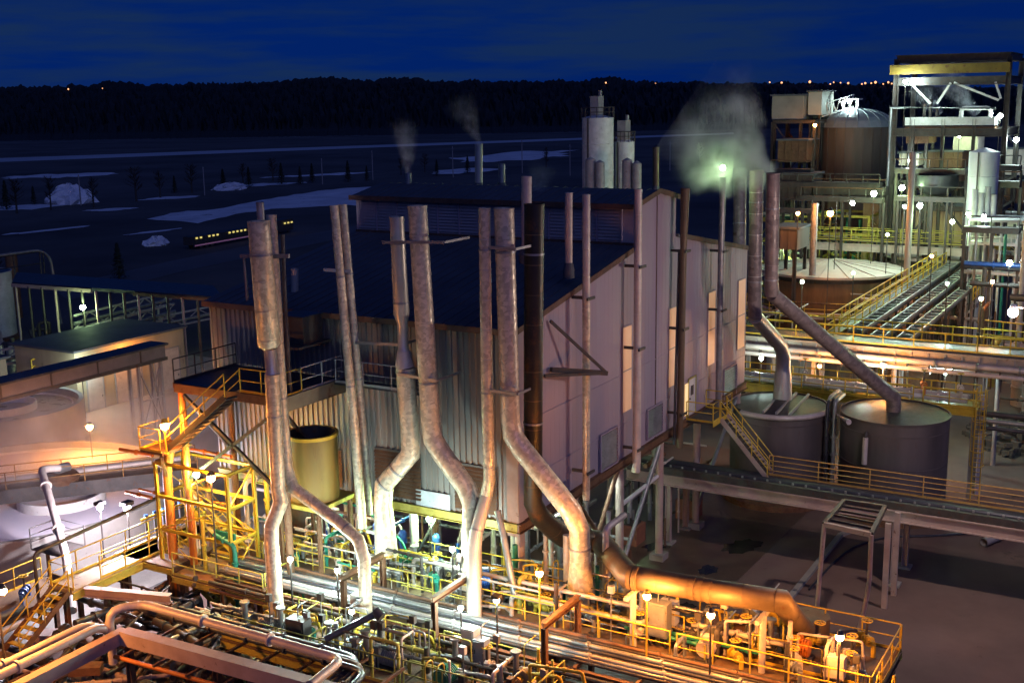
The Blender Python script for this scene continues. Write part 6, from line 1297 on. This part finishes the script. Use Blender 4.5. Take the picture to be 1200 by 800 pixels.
# low pipe loops on the deck
for i in range(40):
    y = random.uniform(-14.5,13); x = random.uniform(-2.6,.2); z = DZ+random.uniform(.15,.9); L_ = random.uniform(.8,2.6); mm, cn = random.choice(((M_PIPEG,'grey'),(M_PIPEW,'pale'),(M_STEEL,'black'),(M_YGREEN,'yellow'),(M_GREEN,'green')))
    k = i % 4; P = [[(x,y,DZ),(x,y,z),(x,y+L_,z),(x,y+L_,DZ)], [(x,y,z),(x,y+L_*1.6,z)], [(x,y,DZ),(x,y,z+.6),(x-.9,y,z+.6),(x-.9,y,DZ)], [(x,y,DZ),(x,y,z+1.2)]][k]
    o = pipe(P, random.choice((.05,.07,.09,.12)), mm, cn+' '+['looped','low level','arched','upright'][k]+' pipe on the process deck '+beside(y), .15, 8, .7); o['group'] = 'small pipes on the process deck'
for i in range(26):
    y = random.uniform(-5,9); x = random.uniform(-8.4,-5.9); z = 3.55+random.uniform(.15,.8); L_ = random.uniform(.6,2.2); mm, cn = random.choice(((M_PIPEG,'grey'),(M_PIPEW,'pale'),(M_STEEL,'black'),(M_YGREEN,'yellow')))
    k = i % 3; P = [[(x,y,3.5),(x,y,z),(x,y+L_,z),(x,y+L_,3.5)], [(x,y,z),(x,y+L_*1.6,z)], [(x,y,3.5),(x,y,z+.8)]][k]
    o = pipe(P, random.choice((.05,.07,.1)), mm, cn+' '+['looped','low level','upright'][k]+' pipe on the front platforms, abreast '+beside(y), .15, 8, .7); o['group'] = 'small pipes on the lower platforms'
for i in range(14):
    y = -14.5+i*2.05; make_valve((random.uniform(-2.4,-.3),y,DZ), random.choice((0,.8,1.57)), ['small grey','small pale','small yellow','small black'][i%4]+' handwheel valve '+beside(y), (M_PIPEG,M_PIPEW,M_YELLOW,M_STEEL)[i%4], random.uniform(.6,1.1), 'small valves along the process deck')
# dark tangle in the pit between tan walkway and near pipe bundle
for i in range(80):
    x, y = random.uniform(-9,-5.6), random.uniform(9.4,16.8); z = random.uniform(.8,3.6); L_ = random.uniform(1.5,4.5); mm, cn = random.choice(((M_PIPEB,'dark'),(M_PIPEB,'dark'),(M_STEEL,'black'),(M_PIPEG,'grey'),(M_BROWN,'rusty')))
    a = random.choice((0,1.57,1.57,1.3,.3)); d = V(math.cos(a), math.sin(a), random.uniform(-.12,.12)); p = V(x,y,z)
    o = pipe([p-d*L_/2, p+d*L_/2] if i % 3 else [p-d*L_/2, p+d*L_/2, p+d*L_/2+V(0,0,-z+.05)], random.choice((.05,.07,.1,.15)), mm, cn+(' level' if i % 3 else ' elbowed')+' pipe in the tangle '+in_pit(y), n=8, flanges=1.1); o['group'] = 'tangle behind the near pipe bundle'
pit = MB(); pit.poly([(-26,-16,.009),(-9,-16,.009),(-5.5,8,.009),(-4.5,17,.009),(-26,22,.009)]); struct('pit_floor', pit, M_GROUND)
deck(-5.4,-3.0,9.6,15.2,3.9,'yellow-edged landing left of the fat-topped stack foot', M_DECK)
guardrail([(-5.4,9.7,3.9),(-5.4,15.1,3.9)], 'pale yellow guardrail left of the fat-topped stack foot', Y1); guardrail([(-5.3,9.65,3.9),(-3.1,9.65,3.9)], 'short pale yellow rail right of the green riser', Y1)
stair((-3.6,17.0,4.15), (-3.6,13.2,1.6), .9, 'yellow stair descending right from the tan walkway to the pumps', mt=M_YELLOW, tm=Y1)
stair((-2.4,17.0,6.4), (-2.4,13.6,4.1), .8, 'short steep yellow stair under the high landing', mt=M_YELLOW, tm=Y1)
pipe([(-4.6,12.0,2.2),(-4.6,12.0,5.6),(-4.6,13.2,5.9)], .11, M_GREEN, 'dark green riser among the yellow stairs at left', flanges=1)
q = V(-4.2,12.9,5.7); tag(MB().box(q, (.1,1.2,.5)).build('sign_board', M_GREEN), 'plain green board on the stair rail at left', 'board')
# dark structure in the far plant: platforms, beams and ducts round the domed tank and the gantry tower
for i, (x0, y, x1, D, h) in enumerate(((905,200,960,131,.5),(900,215,1050,129,.6),(940,232,1048,124,.5),(912,246,960,122,.4),(1050,200,1140,120,.5),(1052,232,1140,118,.5),(955,222,1050,127,.9),(1130,268,1200,104,.5),(1140,215,1200,114,.6),(1150,196,1200,117,.5))):
    p, q = ad(x0,y,D), ad(x1,y,D); q = V(p.x,q.y,p.z); t = thing('service_walkway', V(p.x,q.y,p.z), 'dark service walkway '+['under the rusty box left of the dome','below the dome, upper','left of the black hopper','behind the pale low box','inside the gantry tower, upper','above the black hopper','below the dome, thick','under the white platform at the right','right of the lilac silo, lower','right of the lilac silo, upper'][i], 'walkway')
    MB().beam(p, q, 1.4, h).build('deck', M_STEEL, t)
    MB().tube([p+V(-.6,0,1.2), q+V(-.6,0,1.2)], .06, 5).build('top_rail', M_STEEL if i % 2 else M_BROWN, t); pm = post_mesh(M_STEEL, 1.2, .05)
    n_ = max(2, int((p-q).length/1.6))
    for k in range(n_+1): piece('post', pm, t, lerp(p,q,k/n_)+V(-.6,0,0))
    for k in (0,.5,1): r_ = lerp(p,q,k); MB().beam(V(r_.x+.3,r_.y,0), V(r_.x+.3,r_.y,r_.z-h/2), .25).build('leg', M_STEEL, t)
for i in range(60):
    x, y = random.uniform(88,118), random.uniform(-10,17); z = random.uniform(2,17); L_ = random.uniform(2,7); mm, cn = random.choice(((M_STEEL,'black'),(M_BROWN,'rusty'),(M_PIPEB,'dark'),(M_PIPEG,'grey')))
    k = i % 4; P = [[(x,y,0),(x,y,z)], [(x,y,z),(x,y+L_,z)], [(x,y,z),(x+L_*.3,y+L_*.7,z+L_*.7)], [(x,y,0),(x,y,z),(x,y-L_,z)]][k]
    gather(P, random.choice((.12,.18,.28)), mm, 'in the far plant below dome and gantry', flanges=2)
for i, (x, y, D, k, pw, sz, lab) in enumerate(((935,250,108,'S',350,.2,'small orange lamp in the frames behind the tall ducts'),(1092,300,96,'S',300,.16,'small orange lamp under the far walkway'),(1163,330,85,'S',320,.16,'small orange lamp among the right edge risers'),(1150,350,78,'G',380,.16,'greenish lamp over the right edge vessels'),(1000,320,92,'G',220,.13,'tiny greenish lamp on the curved clarifier walkway'),(940,330,84,'G',300,.15,'greenish lamp under the clarifier eave'),(1110,332,88,'W',260,.14,'tiny white lamp beside the top of the conveyors'),(1040,275,112,'W',200,.16,'small white lamp below the brown vent stack'))): lamp(ad(x,y,D), 0, k, pw, lab, sz)
lamp((37.2,-2.4,6.7), 0, 'S', 420, 'orange lamp under the high pipe bridge near the crooked duct', .14)

# thin lines that fill the deck
random.seed(91)
for i in range(190):
    fr = i % 3 == 0; y = random.uniform(-4.5,8) if fr else random.uniform(-12.6,12); x = random.uniform(-8.4,-5.9) if fr else random.uniform(-2.7,-.4); z0 = 3.52 if fr else DZ; z = z0+random.uniform(.2,1.7); L_ = random.uniform(.5,2.4); k = random.randrange(5)
    P = [[(x,y,z0),(x,y,z),(x,y+L_,z),(x,y+L_,z0)], [(x,y,z),(x,y+L_*2,z)], [(x,y,z0),(x,y,z)], [(x,y,z0),(x,y,z),(x+.9,y,z)], [(x,y,z0),(x,y,z),(x,y-L_,z+.2),(x+.5,y-L_,z0)]][k]
    gather(P, random.choice((.025,.035,.05,.07)), random.choice((M_YGREEN,M_YELLOW,M_PIPEG,M_PIPEW,M_STEEL,M_GALV)), 'on the process deck' if not fr else 'on the front platforms', .12, 6, .8)
for i in range(70):
    x, y, z = random.uniform(8,28), random.uniform(.5,14), random.uniform(.4,6.6); L_ = random.uniform(2,7)
    P = [[(x,y,0),(x,y,z)], [(x,y,z),(x+L_,y,z)], [(x,y,z),(x,y+L_*.6,z)], [(x,y,0),(x,y,z*.6),(x+L_*.5,y,z*.6),(x+L_*.5,y,0)]][i % 4]
    gather(P, random.choice((.06,.09,.14)), random.choice((M_BROWN,M_PIPEG,M_GREY,M_STEEL,M_PIPEW)), 'in the undercroft at the gable side', .3, 7, 1.5)
for i in range(60):
    x, y, z = random.uniform(44,72), random.uniform(-7,12), random.uniform(1,7.4); L_ = random.uniform(2,7)
    P = [[(x,y,0),(x,y,z)], [(x,y-L_/2,z),(x,y+L_/2,z)], [(x,y,z),(x+L_,y,z)]][i % 3]
    gather(P, random.choice((.07,.1,.16)), random.choice((M_YGREEN,M_PIPEG,M_PIPEW,M_STEEL,M_BROWN)), 'between pipe bridge and clarifiers', .3, 7, 2)
for x, y, d_, mt_, lab in ((12.6,1.6,(2.4,1.2,1.0),M_BROWN,'long rusty block on the wet floor under the gable end'),(17.2,2.6,(1.3,1.3,1.1),mat('brick_red_block',(.30,.12,.07),(.2,.08,.05),.85),'brick-red block under the gable end beside a pale column'),(22.6,1.2,(1.4,1.2,1.2),MATS['brick_red_block'],'brick-red block nearest the left grey tank'),(14.6,5.0,(1.6,2.2,1.5),M_GREY,'grey machine housing deep under the gable end'),(9.0,3.0,(1.2,1.6,1.3),M_STEEL,'dark machine housing behind the bronze duct bend')):
    t = thing('machine_block', (x,y,0), lab, 'machine base'); MB().box((x,y,d_[2]/2), d_).build('body', mt_, t); MB().box((x,y,d_[2]+.06), (d_[0]*.7,d_[1]*.7,.12)).build('bedplate', M_STEEL, t)
    for k in (-.25,.25): MB().tube([(x+d_[0]*k,y,d_[2]+.1),(x+d_[0]*k,y,d_[2]+.7)], .09, 8).build('bolt_post', M_PIPEG, t)
M_PUD = mat('puddle', (.02,.018,.016), (.012,.011,.01), .08, 0, .5, bump=.01, spec=.6)
for px_, py_, rx_, ry_ in ((815,690,20,9),(830,668,12,6),(800,712,14,6),(770,640,16,5),(870,640,22,7),(742,700,15,7)):
    pts = [az(x, y, 0) for x, y in blobpoly(px_, py_, rx_, ry_, -.1, 20, .25)]; b = MB().poly([V(p.x,p.y,.012) for p in pts]); tag(b.build('puddle', M_PUD), kind='structure')
flush()

# ================================================================== STEAM
def steam(name, p0, p1, r0, r1, dens, label, nscale=.5, col=(.9,.92,.95), fade=1.0, start=.0, n=20, dist=1.0):
    """a plume that widens from p0 to p1; density falls off from its axis and along its length and is broken up by noise"""
    p0, p1 = Vector(p0), Vector(p1); Lg = (p1-p0).length; d = (p1-p0)/Lg
    b = MB(); Q = [p0-d*r0*.4]+[lerp(p0,p1,u) for u in (0,.25,.5,.75,1)]; RS = [r0*.6]+[(r0+(r1-r0)*u)*1.45 for u in (0,.25,.5,.75,1)]
    b.tube(Q, RS, n); o = b.build(name, MATS['white_paint']); tag(o, label, 'steam', kind='stuff'); q0 = p0-o.location
    mt = bpy.data.materials.new(name); mt.use_nodes = True; t = mt.node_tree; t.nodes.clear(); N = t.nodes.new; LN = t.links.new
    out = N("ShaderNodeOutputMaterial"); pv = N("ShaderNodeVolumePrincipled"); LN(pv.outputs[0], out.inputs['Volume']); pv.inputs['Color'].default_value = (*col,1); pv.inputs['Anisotropy'].default_value = .1
    tc = N("ShaderNodeTexCoord")
    def vm(op, a, b_=None, k=None):
        x = N("ShaderNodeVectorMath"); x.operation = op
        for i, y in enumerate((a, b_)):
            if y is None: continue
            if isinstance(y, (tuple, Vector)): x.inputs[i].default_value = tuple(y)
            else: LN(y, x.inputs[i])
        if k is not None: (LN(k, x.inputs['Scale']) if not isinstance(k, float) else setattr(x.inputs['Scale'], 'default_value', k))
        return x
    def ma(op, a, b_=None):
        x = N("ShaderNodeMath"); x.operation = op
        for i, y in enumerate((a, b_)):
            if y is None: continue
            if isinstance(y, (int, float)): x.inputs[i].default_value = y
            else: LN(y, x.inputs[i])
        return x.outputs[0]
    n1 = N("ShaderNodeTexNoise"); n1.inputs['Scale'].default_value = nscale; n1.inputs['Detail'].default_value = 2; LN(tc.outputs['Object'], n1.inputs[0])
    off = vm('SUBTRACT', n1.outputs['Color'], (.5,.5,.5)); off = vm('SCALE', off.outputs[0], k=r1*1.3*dist)
    pp = vm('ADD', tc.outputs['Object'], off.outputs[0]); rel = vm('SUBTRACT', pp.outputs[0], q0)
    tt = vm('DOT_PRODUCT', rel.outputs[0], d); along = vm('SCALE', d, k=tt.outputs['Value'])
    rad = vm('LENGTH', vm('SUBTRACT', rel.outputs[0], along.outputs[0]).outputs[0]).outputs['Value']
    u = ma('DIVIDE', tt.outputs['Value'], Lg); uc = N("ShaderNodeClamp"); LN(u, uc.inputs[0])
    rr_ = ma('ADD', ma('MULTIPLY', uc.outputs[0], r1-r0), r0)
    f = N("ShaderNodeMapRange"); f.interpolation_type = 'SMOOTHSTEP'; f.inputs[1].default_value = .0; f.inputs[2].default_value = 1.0; f.inputs[3].default_value = 1; f.inputs[4].default_value = 0; LN(ma('DIVIDE', rad, rr_), f.inputs[0])
    e = ma('POWER', ma('SUBTRACT', 1.0, uc.outputs[0]), fade)
    n2 = N("ShaderNodeTexNoise"); n2.inputs['Scale'].default_value = nscale*2.2; n2.inputs['Detail'].default_value = 3; n2.inputs['Roughness'].default_value = .65; LN(tc.outputs['Object'], n2.inputs[0])
    r2 = N("ShaderNodeMapRange"); r2.inputs[1].default_value = .36; r2.inputs[2].default_value = .68; r2.inputs[3].default_value = .05; r2.inputs[4].default_value = 1; LN(n2.outputs[0], r2.inputs[0])
    LN(ma('MULTIPLY', ma('MULTIPLY', ma('MULTIPLY', f.outputs[0], e), r2.outputs[0]), dens), pv.inputs['Density'])
    o.data.materials.clear(); o.data.materials.append(mt); return o
D0 = 76
DP = (ay(890,203,-3.2)-CAM).dot(F_)
steam('steam', ad(893,207,DP), ad(792,138,DP), 1.2, 4.3, 2.2, 'broad grey steam plume drifting left from the three tall ducts', .26, fade=.9, dist=1.7)
steam('steam', ad(478.5,204,80), ad(472,140,80), .28, 1.3, 2.0, 'small steam puff over the vent on the monitor ridge', .7, dist=.5)
steam('steam', ad(561,169,85), ad(536,112,85), .3, 1.7, .8, 'faint steam wisp trailing from the tall bronze roof vent', .7, dist=.5)
steam('steam', ad(625,240,62), ad(638,190,62), .35, 1.1, 1.2, 'thin steam over the black stack', .8, dist=.5)
steam('steam', ad(1101,132,124), ad(1070,98,124), .5, 2.0, 2.5, 'small steam puff behind the braces of the gantry tower', .5, dist=.5); steam('steam', ad(1144,132,124), ad(1100,82,124), .6, 2.6, 2.5, 'white steam jet rising in the gantry tower', .5, dist=.5)
def cloud(p0, p1, r, dens, label):
    o = steam('steam', p0, p1, r, r, dens, label, .16, fade=.0, dist=.6); return o
cloud(az(-30,545,5.2), az(235,505,5.2), 5.0, .3, 'orange-lit steam hanging over the far rim of the large basin')
